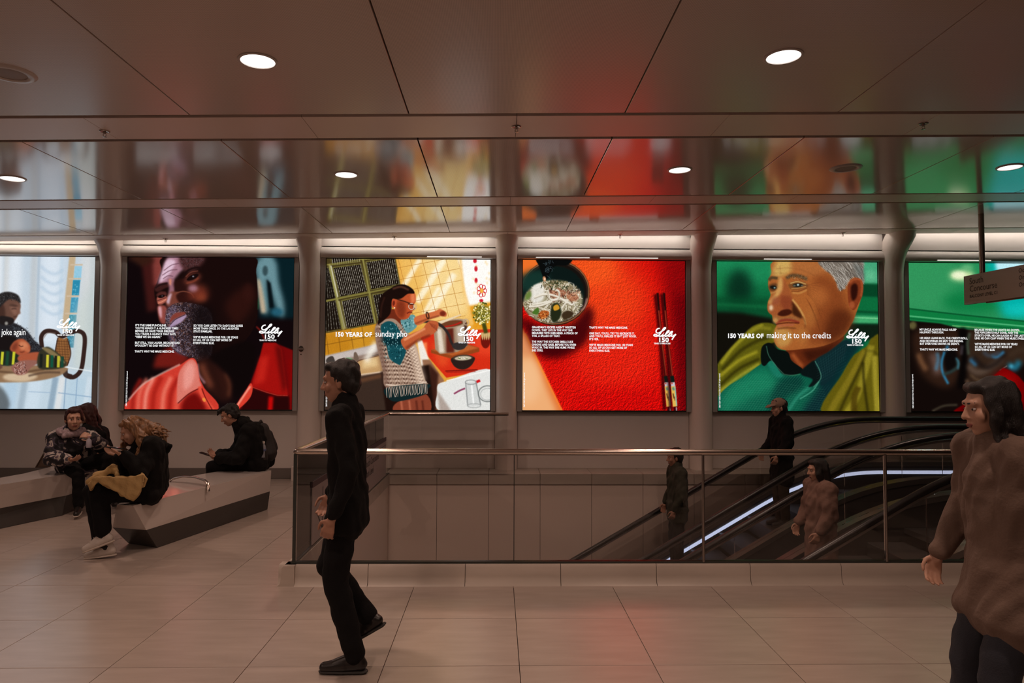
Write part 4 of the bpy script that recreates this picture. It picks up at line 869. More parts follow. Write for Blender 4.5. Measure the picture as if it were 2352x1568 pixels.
    # boy asleep on his arms
    P.poly([(-60, 960), (40, 830), (140, 830), (180, 860), (150, 920), (120, 980), (40, 1000)], (26, 20, 20), 8)
    P.poly([(120, 930), (160, 870), (230, 850), (290, 900), (298, 950), (270, 985), (200, 1000), (140, 970)], (170, 84, 54), 5); P.poly([(200, 880), (260, 880), (280, 930), (220, 950)], (214, 136, 96), 14, .8); P.line([(205, 966), (226, 970), (246, 960)], 7, (70, 26, 20), 5, .8); P.line([(196, 905), (216, 918), (236, 914)], 7, (56, 24, 18), 4, .85); P.poly([(255, 920), (292, 945), (285, 968), (252, 955)], (196, 112, 76), 8, .8); P.poly([(130, 930), (170, 880), (190, 900), (160, 960)], (110, 48, 34), 16, .8)
    P.poly([(-660, 960), (0, 950), (170, 980), (210, 1040), (150, 1085), (0, 1090), (-660, 1090)], (34, 40, 32), 5)
    for x in (-40, 55, 155): P.line([(x, 965), (x-10, 1080)], 24, (206, 206, 50), 4, .95, False)
    for x in (-10, 100): P.line([(x, 960), (x-8, 1085)], 26, (30, 74, 50), 5, .9, False)
    P.poly([(190, 1010), (260, 980), (380, 970), (400, 1040), (300, 1060), (200, 1050)], (168, 84, 56), 5); P.poly([(130, 1110), (180, 1060), (260, 1040), (380, 1050), (300, 1110), (260, 1160), (180, 1170)], (146, 96, 84), 5); P.curls([(150, 1110), (180, 1070), (260, 1060), (260, 1150), (180, 1165)], 60, [(196, 160, 150), (70, 40, 36)], 22, 5, .7)
    P.poly([(370, 980), (440, 920), (520, 960), (600, 1040), (610, 1090), (520, 1120), (370, 1110)], (52, 50, 36), 5)
    P.poly([(400, 930), (470, 940), (560, 1010), (600, 1070), (470, 990)], (150, 128, 84), 8, .8)
    for x, c in ((390, (26, 30, 26)), (446, (214, 206, 56)), (485, (20, 84, 62)), (520, (30, 30, 24)), (542, (196, 190, 50)), (575, (24, 70, 54))): P.line([(x+4, 985+abs(x-390)*.12), (x, 1105)], 24, c, 4, .95, False)
    P.poly([(-40, 1110), (0, 1050), (40, 1080), (50, 1110), (0, 1130)], (104, 70, 58), 5)
    P.grain(.04, 2.4, 33)
    return P
# ------------------------------------------------------------------ advertising screens
M_TXT = emat('screen_lettering_white', (1, 1, 1), 1.0, False)
def screen_mat(name, painter):
    P = painter()
    im = bpy.data.images.new(name, CW, CH, float_buffer=True); im.pixels.foreach_set(P.pixels().ravel()); im.update(); im.pack()
    m = bpy.data.materials.new(name); m.use_nodes = True; nt = m.node_tree; nt.nodes.clear()
    o = nt.nodes.new('ShaderNodeOutputMaterial'); e = nt.nodes.new('ShaderNodeEmission'); t = nt.nodes.new('ShaderNodeTexImage'); t.image = im; t.extension = 'EXTEND'
    nt.links.new(t.outputs[0], e.inputs[0]); nt.links.new(e.outputs[0], o.inputs[0]); e.inputs[1].default_value = 1.0
    return m

LILLY = [  # script word as pen strokes traced at 14.7 units to a picture pixel
    [(1195, 482), (1120, 500), (1075, 560), (1085, 620), (1150, 640), (1230, 600), (1320, 545), (1385, 485), (1385, 455), (1340, 470), (1270, 570), (1200, 670), (1130, 735), (1050, 745), (1000, 720), (1020, 690), (1075, 690), (1150, 730), (1220, 745), (1280, 712)],
    [(1312, 678), (1268, 738), (1300, 748), (1352, 715)], [(1322, 634), (1336, 648)],
    [(1340, 735), (1420, 660), (1500, 592), (1506, 558), (1460, 575), (1402, 660), (1372, 730), (1402, 748), (1460, 715)],
    [(1445, 735), (1530, 670), (1612, 612), (1616, 580), (1570, 600), (1512, 680), (1490, 733), (1520, 748), (1575, 712)],
    [(1612, 655), (1582, 730), (1622, 745), (1690, 705), (1742, 674)], [(1742, 676), (1665, 768), (1602, 862)]]
LILLY = [[((x-990)/760, (760-y)/760) for x, y in st] for st in LILLY]
def ribbon(mb, pts, w, y):
    p = catmull(pts, False, 5); d = np.gradient(p, axis=0); d /= np.linalg.norm(d, axis=1)[:, None]+1e-9
    n = np.c_[-d[:, 1], d[:, 0]]*w/2
    a, b = p+n, p-n; k = len(p)
    mb.add([(q[0], y, q[1]) for q in a]+[(q[0], y, q[1]) for q in b], [(i, i+1, k+i+1, k+i) for i in range(k-1)])

M_BEZEL = mat('screen_bezel_black', (.02, .018, .017), .5)
def screen(i, pname, painter, label):
    x0 = SX0+SP*i
    t = empty('advertising_screen', (x0, SY, SZ0)); tag(t, label, 'screen', 'backlit advertising screens')
    h = SZ1-SZ0
    me = bpy.data.meshes.new('display'); me.from_pydata([(0, 0, 0), (SW, 0, 0), (SW, 0, h), (0, 0, h)], [], [(0, 1, 2, 3)])
    uv = me.uv_layers.new(name='UVMap'); uv.data.foreach_set('uv', [0, 0, 1, 0, 1, 1, 0, 1])
    obj('display', me, screen_mat(pname, painter), t)
    MB().box((-.012, .002, -.022), (SW+.012, .09, h+.012)).build('casing', M_BEZEL, t)
    for a, b in ((-.082, -.012), (SW+.012, SW+.082)): MB().box((a, -.02, -.02), (b, .10, h+.01), .004).build('side_trim', M_GREYF, t)
    return t
def logo(t, cx, zc, s=.135):
    """script word, 150 and the line under it, centred at cx, zc (metres from the screen's lower left corner)"""
    m = MB()
    for st in LILLY: ribbon(m, [(cx-.178+x*.345, zc+.012+y*.345) for x, y in st], .0195, -.003)
    m.v = [(x, y, z) for x, y, z in m.v]; m.build('logo_script', M_TXT, t)
    L = t.location
    text('logo_number', '150', .092, M_TXT, t, (L.x+cx-.112, L.y-.003, L.z+zc-.067), (1, 0, 0), (0, 0, 1), 1.2, .034)
    text('logo_tagline', 'YEARS OF MEDICINE', .032, M_TXT, t, (L.x+cx-.175, L.y-.003, L.z+zc-.102), (1, 0, 0), (0, 0, 1), .86, .03)
def put(t, name, body, u, v, size, sx=1.0, bold=.02, line=1.0, track=1.0):
    """u, v: fraction across and down the screen of the first baseline's left end"""
    L = t.location; n = 0
    for par in body.split('\n\n'):
        text(name, par, size, M_TXT, t, (L.x+u*SW, L.y-.003, L.z+(1-v)*(SZ1-SZ0)-n*size*line), (1, 0, 0), (0, 0, 1), sx, bold, line, 0, track)
        n += par.count('\n')+2
def legal(t):
    L = t.location
    text('legal_line', 'CMAT-15659 12/2025 © LILLY USA, LLC 2025. All rights reserved.', .030, M_TXT, t, (L.x+.036, L.y-.003, L.z+.045), (0, 0, 1), (-1, 0, 0), .63, .02)
screens = [(-1, 'picture_table', paint_table, 'backlit screen picturing a man and sleeping boy at a table'), (0, 'picture_portrait_red', paint_portrait_red, 'backlit screen picturing a bearded man in a red shirt'), (1, 'picture_kitchen', paint_kitchen, 'backlit screen picturing a woman cooking in a yellow kitchen'), (2, 'picture_soup', paint_soup, 'backlit screen picturing a soup bowl and chopsticks on red'), (3, 'picture_portrait_green', paint_portrait_green, 'backlit screen picturing a grey haired man against green'), (4, 'picture_sofa', paint_sofa, 'backlit screen picturing a green ledge over dark cushions')]
T = {}
for i, n, p, l in screens: T[i] = screen(i, n, p, l)
BS, LN = .0505, .93
# table
put(T[-1], 'headline', 'd\u2019s joke again', .405, .518, .135, .66, .008); logo(T[-1], 2.115, 1.19)
# bearded man
put(T[0], 'body_copy', 'IT\u2019S THE SAME PUNCHLINE.\nYOU\u2019VE HEARD IT A HUNDRED TIMES\nBEFORE. SO HAVE YOUR SIBLINGS.\nYOU TRADE A GLANCE THAT SAYS,\n\u201cHERE WE GO AGAIN.\u201d\n\nBUT STILL, YOU LAUGH. BECAUSE DAD\nWOULDN\u2019T BE DAD WITHOUT IT.\n\nTHAT\u2019S WHY WE MAKE MEDICINE.', .053, .456, .0437, .82, .030, .995, 1.05)
put(T[0], 'body_copy', 'SO YOU CAN LISTEN TO DAD\u2019S BAD JOKES\nMORE THAN ONCE. SO THE LAUGHTER\nSTAYS FAMILIAR.\n\nWE\u2019VE MADE MEDICINE FOR 150 YEARS\nSO ALL OF US CAN GET MORE OF\nEVERYTHING ELSE.', .402, .456, .0437, .82, .030, .995, 1.05)
logo(T[0], 2.15, 1.125)
# kitchen
put(T[1], 'headline', '150 YEARS OF', .055, .517, .092, .93, .040, 1.0, 1.06); put(T[1], 'headline', 'sunday pho', .300, .517, .132, .80, .006); logo(T[1], 2.165, 1.105)
# soup
put(T[2], 'body_copy', 'GRANDMA\u2019S RECIPES AREN\u2019T WRITTEN\nDOWN. THEY LIVE IN THE WAY SHE\nMEASURES WITH HER MIND. A PINCH OF\nTHIS, A SPLASH OF THAT.\n\nTHE WAY THE KITCHEN SMELLS LIKE\nONIONS AND BASIL BEFORE YOU EVEN\nWALK IN. THE WAY SHE HUMS WHILE\nSHE STIRS.', .056, .456, .0437, .82, .030, 1.0, 1.05)
put(T[2], 'body_copy', 'THAT\u2019S WHY WE MAKE MEDICINE.\n\nONE DAY, YOU\u2019LL TRY TO RECREATE IT.\nAND YOU\u2019LL REALIZE IT ISN\u2019T JUST FOOD.\nIT\u2019S HER.\n\nWE\u2019VE MADE MEDICINE FOR 150 YEARS\nSO ALL OF US CAN GET MORE OF\nEVERYTHING ELSE.', .408, .456, .0437, .82, .030, 1.0, 1.05)
logo(T[2], 2.165, 1.105)
# grey haired man
put(T[3], 'headline', '150 YEARS OF', .060, .514, .092, .93, .040, 1.0, 1.06); put(T[3], 'headline', 'making it to the credits', .303, .514, .132, .80, .006); logo(T[3], 2.16, 1.095)
# sofa
put(T[4], 'body_copy', 'MY UNCLE ALWAYS FALLS ASLEEP\nHALFWAY THROUGH.\n\nHIS HEAD LEANS BACK, THE CREDITS ROLL,\nAND HE SWEARS HE SAW THE ENDING.\nBUT EVERYONE KNOWS HE DIDN\u2019T.\n\nTHAT\u2019S WHY WE MAKE MEDICINE.', .060, .458, .0437, .82, .030, 1.0, 1.05)
put(T[4], 'body_copy', 'BECAUSE WHEN THE LIGHTS GO DOWN,\nTHE POPCORN\u2019S HALF GONE, AND THE\nSTORY\u2019S OVER, HE CAN LAUGH AT THE LAST\nLINE. HE CAN CLAP WHEN THE MUSIC SWELLS.\n\nWE\u2019VE MADE MEDICINE FOR 150 YEARS\nSO ALL OF US CAN GET MORE OF\nEVERYTHING ELSE.', .405, .458, .0437, .82, .030, 1.0, 1.05)
for i in (0, 1, 2, 3, 4): legal(T[i])
# ------------------------------------------------------------------ glass balustrade round the well
M_STEEL = mat('brushed_steel_rail', (.62, .53, .46), .22, 1.0)
M_POST = mat('steel_post', (.34, .29, .26), .3, 1.0)
M_GLASS = glass_mat('balustrade_glass', (.945, .94, .93))
M_EDGE = mat('glass_edge_dark', (.03, .035, .03), .3)
BX, BY, BBY, BZ = -1.555, 5.545, 10.22, 1.008
bal = empty('glass_balustrade', (BX, BY, .155)); tag(bal, 'glass balustrade with steel handrail around the escalator well', 'balustrade')
def bl(mb, name, m, smooth=False):
    mb.v = [(x-BX, y-BY, z-.155) for x, y, z in mb.v]; return mb.build(name, m, bal, smooth=smooth)
gx = [BX+.012, .136, 1.608, 3.045, 4.50, 5.95, 7.40, 8.4]
for a, b in zip(gx[:-1], gx[1:]): bl(MB().box((a+.004, BY-.009, .172), (b-.004, BY+.009, .985)), 'glass_panel', M_GLASS)
gy = [BY, 6.84, 8.2, 9.13, BBY]
for a, b in zip(gy[:-1], gy[1:]): bl(MB().box((BX-.009, a+.014, .172), (BX+.009, b-.004, .985)), 'glass_panel', M_GLASS)
bl(MB().box((BX+.012, BBY-.009, .172), (.150, BBY+.009, .985)), 'glass_panel', M_GLASS)
for x in gx[2:7]: bl(MB().tube([(x, BY-.018, .165), (x, BY-.018, .99)], .0105, 10), 'post', M_POST, True)
bl(MB().box((gx[1]-.003, BY-.011, .172), (gx[1]+.003, BY+.011, .985)), 'joint_strip', M_EDGE)
bl(MB().box((BX-.011, BY-.012, .165), (BX+.013, BY+.011, .99)), 'corner_strip', M_EDGE)
for y in gy[1:-1]: bl(MB().box((BX-.011, y-.004, .172), (BX+.011, y+.004, .985)), 'joint_strip', M_EDGE)
bl(MB().box((BX-.02, BY-.02, .153), (8.4, BY+.02, .172)).box((BX-.02, BY+.021, .153), (BX+.02, BBY, .172)), 'base_channel', M_EDGE)
def arc(c, r, a0, a1, n): return [(c[0]+r*math.cos(a0+(a1-a0)*k/n), c[1]+r*math.sin(a0+(a1-a0)*k/n), BZ) for k in range(n+1)]
path = [(8.4, BY, BZ), (3, BY, BZ)]+[(BX+.06, BY, BZ)]+arc((BX+.03, BY+.03), .03, -math.pi/2, -math.pi, 5)+[(BX, BY+.08, BZ), (BX, 8, BZ), (BX, BBY-.06, BZ)]+arc((BX+.03, BBY-.03), .03, math.pi, math.pi/2, 5)+[(BX+.08, BBY, BZ), (.14, BBY, BZ), (.166, BBY, BZ)]
bl(MB().tube(path, .0245, 16), 'handrail', M_STEEL, True)

# direction panel fixed inside the left glass
M_SIGNP = mat('direction_panel_pale', (.40, .325, .32), .35); M_SIGND = mat('direction_panel_band', (.055, .02, .03), .45); M_INK = mat('sign_ink', (.03, .022, .022), .6)
dp = empty('direction_panel', (BX+.012, 6.0, .18)); tag(dp, 'pale direction panel with down arrow on the glass of the well', 'sign')
MB().box((0, 0, 0), (.008, 3.92, .475)).build('panel', M_SIGNP, dp); MB().box((-.001, 0, .4755), (.010, 3.92, .525)).build('top_band', M_SIGND, dp)
def dln(name, pts, w):
    mb = MB()
    for (a, b) in zip(pts[:-1], pts[1:]):
        a = np.array(a); b = np.array(b); d = (b-a)/np.linalg.norm(b-a); n = np.array([-d[1], d[0]])*w/2
        q = [a+n, b+n, b-n, a-n]; mb.add([(.0095, p[0], p[1]) for p in q], [(0, 1, 2, 3)])
    return mb.build(name, M_INK, dp)
dln('down_arrow', [(.345, .43), (.345, .062)], .018); dln('down_arrow', [(.14, .25), (.345, .062), (.60, .27)], .018)
dln('divider', [(2.19, .355), (2.19, .405)], .03); dln('divider', [(1.2, .42), (3.90, .42)], .006); dln('divider', [(1.4, .235), (2.3, .235)], .005)
text('lettering', 'South Concourse', .125, M_INK, dp, (BX+.0225, 8.36, .18+.305), (0, 1, 0), (0, 0, 1), 1.05)
text('lettering', 'Main Level', .125, M_INK, dp, (BX+.0225, 8.36, .18+.185), (0, 1, 0), (0, 0, 1), 1.05)

# hanging sign over the landing
M_HANG = mat('hanging_sign_face', (.46, .40, .365), .4)
hs = empty('hanging_sign', (6.356, 9.5, 2.55)); tag(hs, 'grey hanging sign reading South Concourse on a ceiling pole', 'sign')
MB().box((0, -2.9, 0), (.05, 0, .39), .004).build('sign_board', M_HANG, hs); MB().box((.008, -2.88, -.016), (.042, -.42, -.0005)).build('lower_rail', M_EDGE, hs)
pz = ZC+TILT*(6.38-CX)-2.55
for y in (-.34, -2.5): MB().tube([(.025, y, .3905), (.025, y, pz)], .034, 14).build('pole', M_POST, hs, smooth=True)
R_, U_ = (0, -1, 0), (0, 0, 1)
text('lettering', 'South\nConcourse', .118, M_INK, hs, (6.354, 9.5-.12, 2.55+.265), R_, U_, 1.0, 0, .86)
text('lettering', 'BALCONY LEVEL C1', .060, M_INK, hs, (6.354, 9.5-.12, 2.55+.082), R_, U_, 1.0, .012)
text('lettering', 'Oc\nOn\nOn', .075, M_INK, hs, (6.354, 9.5-1.02, 2.55+.30), R_, U_, 1.0, .01, 1.15)

# round plaque on a pilaster
M_PLQ = mat('plaque_bronze', (.13, .10, .08), .35, .6); M_PLB = mat('plaque_bar', (.40, .34, .30), .35, .4)
rp = empty('round_plaque', (-2.915, 10.607, 1.943)); rp.rotation_euler = (0, 0, -.52); tag(rp, 'small round plaque with a bar on the white pilaster', 'plaque')
m_ = MB().lathe([(.001, 0), (.045, 0), (.045, .010), (.040, .013), (.001, .013)], n=24); m_.v = [(x, -z, y) for x, y, z in m_.v]; m_.build('disc', M_PLQ, rp, smooth=True)
MB().box((-.062, -.018, -.014), (.062, -.0135, .014)).build('bar', M_PLB, rp); MB().box((-.012, -.008, -.088), (.012, .0, -.076)).build('stud', M_PLQ, rp)

# ------------------------------------------------------------------ escalators
M_RUB = mat('handrail_rubber', (.012, .011, .011), .32); M_CLAD = mat('escalator_cladding', (.13, .12, .115), .35, .7); M_DECK = mat('escalator_deck_steel', (.40, .37, .35), .3, .9)
M_STEP = mat('escalator_step', (.10, .095, .09), .5, .6); M_EGL = glass_mat('escalator_glass', (.95, .94, .93)); M_LED = emat('escalator_led', (.62, .70, 1.0), 1.1, False); M_TRUSS = mat('escalator_truss', (.035, .03, .03), .6)
SL = .577
def rail_path(x0, dz=0.0, x_from=-4.0, x_to=8.0, top=.97):
    xi = x0+top/SL; th = math.atan(SL); L = .88; R = L/math.tan(th/2)
    xa = xi-L*math.cos(th); za = top-L*math.sin(th); cx = xi+L; cz = top-R
    pts = [(x_from, SL*(x_from-x0))]
    x = x_from+.6
    while x < xa-.2: pts.append((x, SL*(x-x0))); x += .6
    for k in range(13):
        a = math.pi/2+th*(1-k/12); pts.append((cx+R*math.cos(a), cz+R*math.sin(a)))
    x = cx+.5
    while x < x_to: pts.append((x, top)); x += .5
    pts.append((x_to, top))
    return [(x, z+dz) for x, z in pts]
def zat(x0, x, dz=0.0):
    p = rail_path(x0, dz); xs = [q[0] for q in p]; zs = [q[1] for q in p]; return float(np.interp(x, xs, zs))
def band(x0, xa, xb, lo, hi, y0, y1):
    """a strip that follows the slope between two vertical offsets"""
    n = max(2, int((xb-xa)/.18)); mb = MB(); rs = []
    for k in range(n+1):
        x = xa+(xb-xa)*k/n; z = zat(x0, x)
        rs.append([(x, y0, z+lo), (x, y1, z+lo), (x, y1, z+hi), (x, y0, z+hi)])
    return mb.rings(rs)
STEPH = 1.0
def escalator(x0, yn, yf, label, led):
    t = empty('escalator', (0, 0, 0)); tag(t, label, 'escalator', 'escalators in the well')
    for y, s in ((yn, 1), (yf, -1)):
        MB().tube([(x, y, z) for x, z in rail_path(x0)], .04, 12, (1.0, .8)).build('handrail', M_RUB, t, smooth=True)
        band(x0, -4, 8, -.058, -.034, y-.02, y+.02).build('rail_profile', M_DECK, t)
        xs = [-4, -2.2, -.6, .9, 2.33+(.2 if y < 8 else 0), 3.72, 4.92, 5.42, 7.9]
        for a, b in zip(xs[:-1], xs[1:]): band(x0, a+.006, b-.006, -.60, -.058, y-.006, y+.006).build('glass_panel', M_EGL, t)
        band(x0, -4, 8, -.66, -.60, y-.10, y+.07*s+.0 if s > 0 else y+.10).build('deck', M_DECK, t)
        band(x0, -4, 8, -1.45, -.661, min(y, y+.09*-s), max(y, y+.09*-s)).build('side_panel', M_CLAD, t)
        band(x0, -4, 8, -.97, -.661, min(y+.05*s, y+.08*s), max(y+.05*s, y+.08*s)).build('skirt', M_CLAD, t)
    if led: band(x0, -3.9, 7.9, -.765, -.72, yf-.098, yf-.0815).build('light_strip', M_LED, t)
    xi = x0+.97/SL
    k = 0; x = -2.5
    while x < xi-.05:
        x2 = x+.40; z = zat(x0, x2)-STEPH
        if x2 > xi: z = -.03
        MB().box((x, yn+.09, z-.19), (x2-.004, yf-.09, z), .006).build('step', M_STEP, t); x = x2
    MB().box((x, yn+.09, -.06), (8.0, yf-.09, -.004)).build('landing_plate', M_DECK, t)
    band(x0, -4, 6.5, -2.1, -1.46, yn-.02, yf+.02).build('truss', M_TRUSS, t)
    return t
escalator(2.82, 8.55, 10.0, 'escalator along the screen wall with a bluish light strip', True)
escalator(2.62, 6.10, 7.55, 'escalator just behind the front glass balustrade', False)

# ------------------------------------------------------------------ benches
M_BENCH = mat('bench_white_solid_surface', (.60, .53, .49), .07, spec=1.0); M_BENCHB = mat('bench_dark_base', (.050, .042, .038), .4)
def bench(label, top, mid, low):
    org = Vector((sum(p[0] for p in low)/len(low), sum(p[1] for p in low)/len(low), 0))
    t = empty('bench', org); tag(t, label, 'bench', 'faceted benches')
    L = lambda pts, z: [(x-org.x, y-org.y, z) for x, y in pts]
    MB().rings([L(mid, .2005), L(top, .45)]).build('seat', M_BENCH, t)
    MB().rings([L(low, .004), L(mid, .1995)]).build('base', M_BENCHB, t)
    return t
rb = bench('faceted white bench beside the railing, a hoop on top', [(-3.169, 6.302), (-2.656, 8.465), (-3.02, 8.90), (-3.46, 7.90), (-3.50, 7.3), (-3.329, 6.342)],
      [(-3.135, 6.477), (-2.677, 8.497), (-3.04, 8.86), (-3.50, 7.9), (-3.56, 7.3), (-3.49, 6.584)], [(-3.113, 6.645), (-2.680, 8.425), (-3.0, 8.75), (-3.42, 7.85), (-3.48, 7.3), (-3.46, 6.81)])
lb = bench('faceted white bench running out of the frame', [(-5.56, 5.85), (-4.839, 8.209), (-4.93, 9.0), (-5.42, 9.05), (-5.36, 8.2), (-5.41, 7.88), (-5.95, 6.1)],
      [(-5.60, 5.95), (-4.885, 8.215), (-4.93, 8.95), (-5.42, 9.0), (-5.38, 8.2), (-5.46, 7.85), (-6.0, 6.2)], [(-5.56, 6.05), (-4.85, 8.09), (-4.95, 8.85), (-5.36, 8.9), (-5.34, 8.2), (-5.42, 7.85), (-5.9, 6.3)])
o = rb.location
MB().tube([(x-o.x, y-o.y, z) for x, y, z in ((-3.46, 7.62, .452), (-3.40, 7.60, .49), (-3.28, 7.55, .515), (-3.12, 7.46, .520), (-2.99, 7.37, .505), (-2.925, 7.30, .485), (-2.915, 7.28, .455), (-2.912, 7.27, .41))], .013, 10, (1.4, .7)).build('hoop', M_STEEL, rb, smooth=True)
# ------------------------------------------------------------------ people and what they carry
def at(x, y, Y):
    """world point that the photograph shows at x, y when it lies at depth Y"""
    a = (x-1176)/F_PX; b = -(y-784)/F_PX; cr, sr = math.cos(ROLL), math.sin(ROLL)
    a, b = a*cr+b*sr, -a*sr+b*cr
    y1 = math.cos(PITCH)-b*math.sin(PITCH); z = math.sin(PITCH)+b*math.cos(PITCH)
    r = Vector((a*math.cos(YAW)+y1*math.sin(YAW), -a*math.sin(YAW)+y1*math.cos(YAW), z))
    return r*(Y/r.y)+Vector((0, 0, EYE))

def cap(p0, p1, r0, r1=None, n=12, flat=None):
    """tapered capsule; flat=(axis, factor) squeezes it along an axis"""
    p0 = Vector(p0); p1 = Vector(p1); r1 = r0 if r1 is None else r1
    d = p1-p0; L = d.length; d = d/L if L > 1e-6 else Vector((0, 0, 1))
    s = d.cross(Vector((0, 0, 1)) if abs(d.z) < .9 else Vector((0, 1, 0))).normalized(); t = d.cross(s)
    rings = []
    for k in (-80, -45, -15): rings.append((p0+d*r0*math.sin(math.radians(k)), r0*math.cos(math.radians(k))))
    for k in (15, 45, 80): rings.append((p1+d*r1*math.sin(math.radians(k)), r1*math.cos(math.radians(k))))
    out = []
    for c, r in rings:
        ring = []
        for j in range(n):
            q = c+(s*math.cos(2*math.pi*j/n)+t*math.sin(2*math.pi*j/n))*r
            if flat:
                m = (p0+p1)/2; ax = Vector(flat[0]).normalized(); h = (q-m).dot(ax); q = q-ax*h*(1-flat[1])
            ring.append(tuple(q))
        out.append(ring)
    return out
def ell(c, rad, fr=None, n=14):
    """ellipsoid; fr = (right, forward, up) frame"""
    c = Vector(c); fr = fr or (Vector((1, 0, 0)), Vector((0, 1, 0)), Vector((0, 0, 1))); out = []
    for k in range(9):
        a = math.radians(-84+21*k)
        out.append([tuple(c+fr[0]*rad[0]*math.cos(a)*math.cos(2*math.pi*j/n)+fr[1]*rad[1]*math.cos(a)*math.sin(2*math.pi*j/n)+fr[2]*rad[2]*math.sin(a)) for j in range(n)])
    return out
def chain(pts, rs, n=10):
    return [cap(pts[i], pts[i+1], rs[i], rs[i+1], n) for i in range(len(pts)-1)]

def blob(name, prims, m, parent, voxel=.010, smooth=3, folds=None, seed=1, under=None):
    """one continuous skin grown over overlapping capsules and ellipsoids"""
    org = parent.location
    mb = MB()
    for rs in prims: mb.rings(rs)
    me = bpy.data.meshes.new(name); me.from_pydata([tuple(Vector(v)-org) for v in mb.v], [], mb.f)
    bm = bmesh.new(); bm.from_mesh(me)
    bmesh.ops.recalc_face_normals(bm, faces=bm.faces[:]); bm.to_mesh(me); bm.free()
    t = bpy.data.objects.new('tmp', me); C.objects.link(t)
    rm = t.modifiers.new('r', 'REMESH'); rm.mode = 'VOXEL'; rm.voxel_size = voxel
    if smooth: sm = t.modifiers.new('s', 'SMOOTH'); sm.iterations = smooth; sm.factor = .5
    dg = bpy.context.evaluated_depsgraph_get(); dg.update()
    out = bpy.data.meshes.new_from_object(t.evaluated_get(dg)); bpy.data.objects.remove(t); bpy.data.meshes.remove(me)
    out.name = name
    if folds:
        amp, sc = folds; rg = np.random.RandomState(seed); n = len(out.vertices)
        co = np.empty(n*3); out.vertices.foreach_get('co', co); co = co.reshape(-1, 3)
        no = np.empty(n*3); out.vertex_normals.foreach_get('vector', no); no = no.reshape(-1, 3)
        d = np.zeros(n)
        for k in range(7):
            kv = rg.randn(3)*sc*(1+.5*(k % 3)); w = co@kv+rg.rand()*6.28+1.2*np.sin(co@(rg.randn(3)*sc*.6)+rg.rand()*6)
            d += np.sin(w)/(1+.5*(k % 3))
        out.vertices.foreach_set('co', (co+no*(d*amp*.4)[:, None]).ravel())
    out.materials.clear(); out.materials.append(m)
    out.polygons.foreach_set('use_smooth', [True]*len(out.polygons)); out.update()
    return obj(name, out, None, under or parent)

def frame(f, up=(0, 0, 1)):
    f = Vector(f).normalized(); r = f.cross(Vector(up)).normalized(); return r, f, r.cross(f).normalized()
def loc(fr, o, x, y, z): return Vector(o)+fr[0]*x+fr[1]*y+fr[2]*z

def head_prims(c, fr, s=1.0):
    L = lambda x, y, z: loc(fr, c, x*s, y*s, z*s)
    P = [ell(L(0, -.012, .028), (.076*s, .094*s, .088*s), fr), ell(L(0, .022, -.035), (.060*s, .068*s, .078*s), fr), ell(L(0, .048, -.088), (.030*s, .030*s, .026*s), fr)]
    P += [cap(L(0, .085, .012), L(0, .104, -.026), .009*s, .013*s), ell(L(-.012, .092, -.030), (.009*s, .010*s, .008*s), fr), ell(L(.012, .092, -.030), (.009*s, .010*s, .008*s), fr)]
    P += [cap(L(-.036, .074, .030), L(.036, .074, .030), .014*s), ell(L(-.042, .060, -.025), (.024*s, .022*s, .028*s), fr), ell(L(.042, .060, -.025), (.024*s, .022*s, .028*s), fr)]
    P += [cap(L(-.017, .082, -.058), L(.017, .082, -.058), .0085*s), cap(L(-.014, .080, -.069), L(.014, .080, -.069), .009*s)]
    for q in (-1, 1): P += [ell(L(q*.077, -.008, -.010), (.010*s, .020*s, .032*s), fr)]
    return P
def face_details(parent, c, fr, s, hair_m):
    L = lambda x, y, z: loc(fr, c, x*s, y*s, z*s)
    for q in (-1, 1):
        e = blob('eye', [ell(L(q*.031, .0755, .006), (.0115*s, .0075*s, .0058*s), fr)], mat('eye_white', (.55, .52, .50), .2), parent, .0025, 0)
        blob('iris', [ell(L(q*.031, .0815, .005), (.0056*s, .0035*s, .0052*s), fr)], mat('eye_iris', (.02, .012, .01), .15), parent, .0015, 0, under=e)
        blob('eyebrow', [cap(L(q*.016, .088, .030), L(q*.046, .076, .033), .0042*s, .003*s)], hair_m, parent, .002, 1)
    blob('lips', [cap(L(-.018, .0875, -.060), L(.018, .0875, -.060), .0052*s), cap(L(-.013, .087, -.067), L(.013, .087, -.067), .0055*s)], mat('lips', (.22, .055, .045), .4), parent, .0025, 1)
def hand_prims(w, d, palm, spread=.5, curl=.5, side=1, s=.93):
    """palm and five fingers; d points along the fingers, palm is the palm's normal"""
    d = Vector(d).normalized(); n = Vector(palm); n = (n-d*n.dot(d)).normalized(); r = d.cross(n)*side
    P = [cap(Vector(w), Vector(w)+d*.03*s, .022*s, .026*s)]
    pc = Vector(w)+d*.055*s
    P += [cap(Vector(w)+d*.03*s+r*q*.012*s, Vector(w)+d*.085*s+r*q*.030*s, .014*s, .011*s) for q in (-1, -.35, .35, 1)]
    for q, ln in ((-1, .062), (-.34, .078), (.34, .084), (1, .074)):
        p = Vector(w)+d*.088*s+r*q*.031*s; a = curl*.35; pts = [p]; rad = [.0090*s]
        for k in range(3):
            a += curl*.55; dd = d*math.cos(a)+n*math.sin(a)+r*q*.10*spread; p = p+dd.normalized()*ln*s*(.45, .32, .25)[k]; pts.append(p); rad.append((.0085, .0080, .0072)[k]*s)
        P += chain(pts, rad)
    t0 = Vector(w)+d*.030*s+r*.026*s; t1 = t0+(d*.5+r*.75+n*.35)*.036*s; t2 = t1+(d*.9+r*.2+n*.4*curl).normalized()*.030*s; t3 = t2+(d*.9-r*.1+n*.6*curl).normalized()*.024*s
    P += chain([t0, t1, t2, t3], [.013*s, .0105*s, .0095*s, .008*s])
    return P

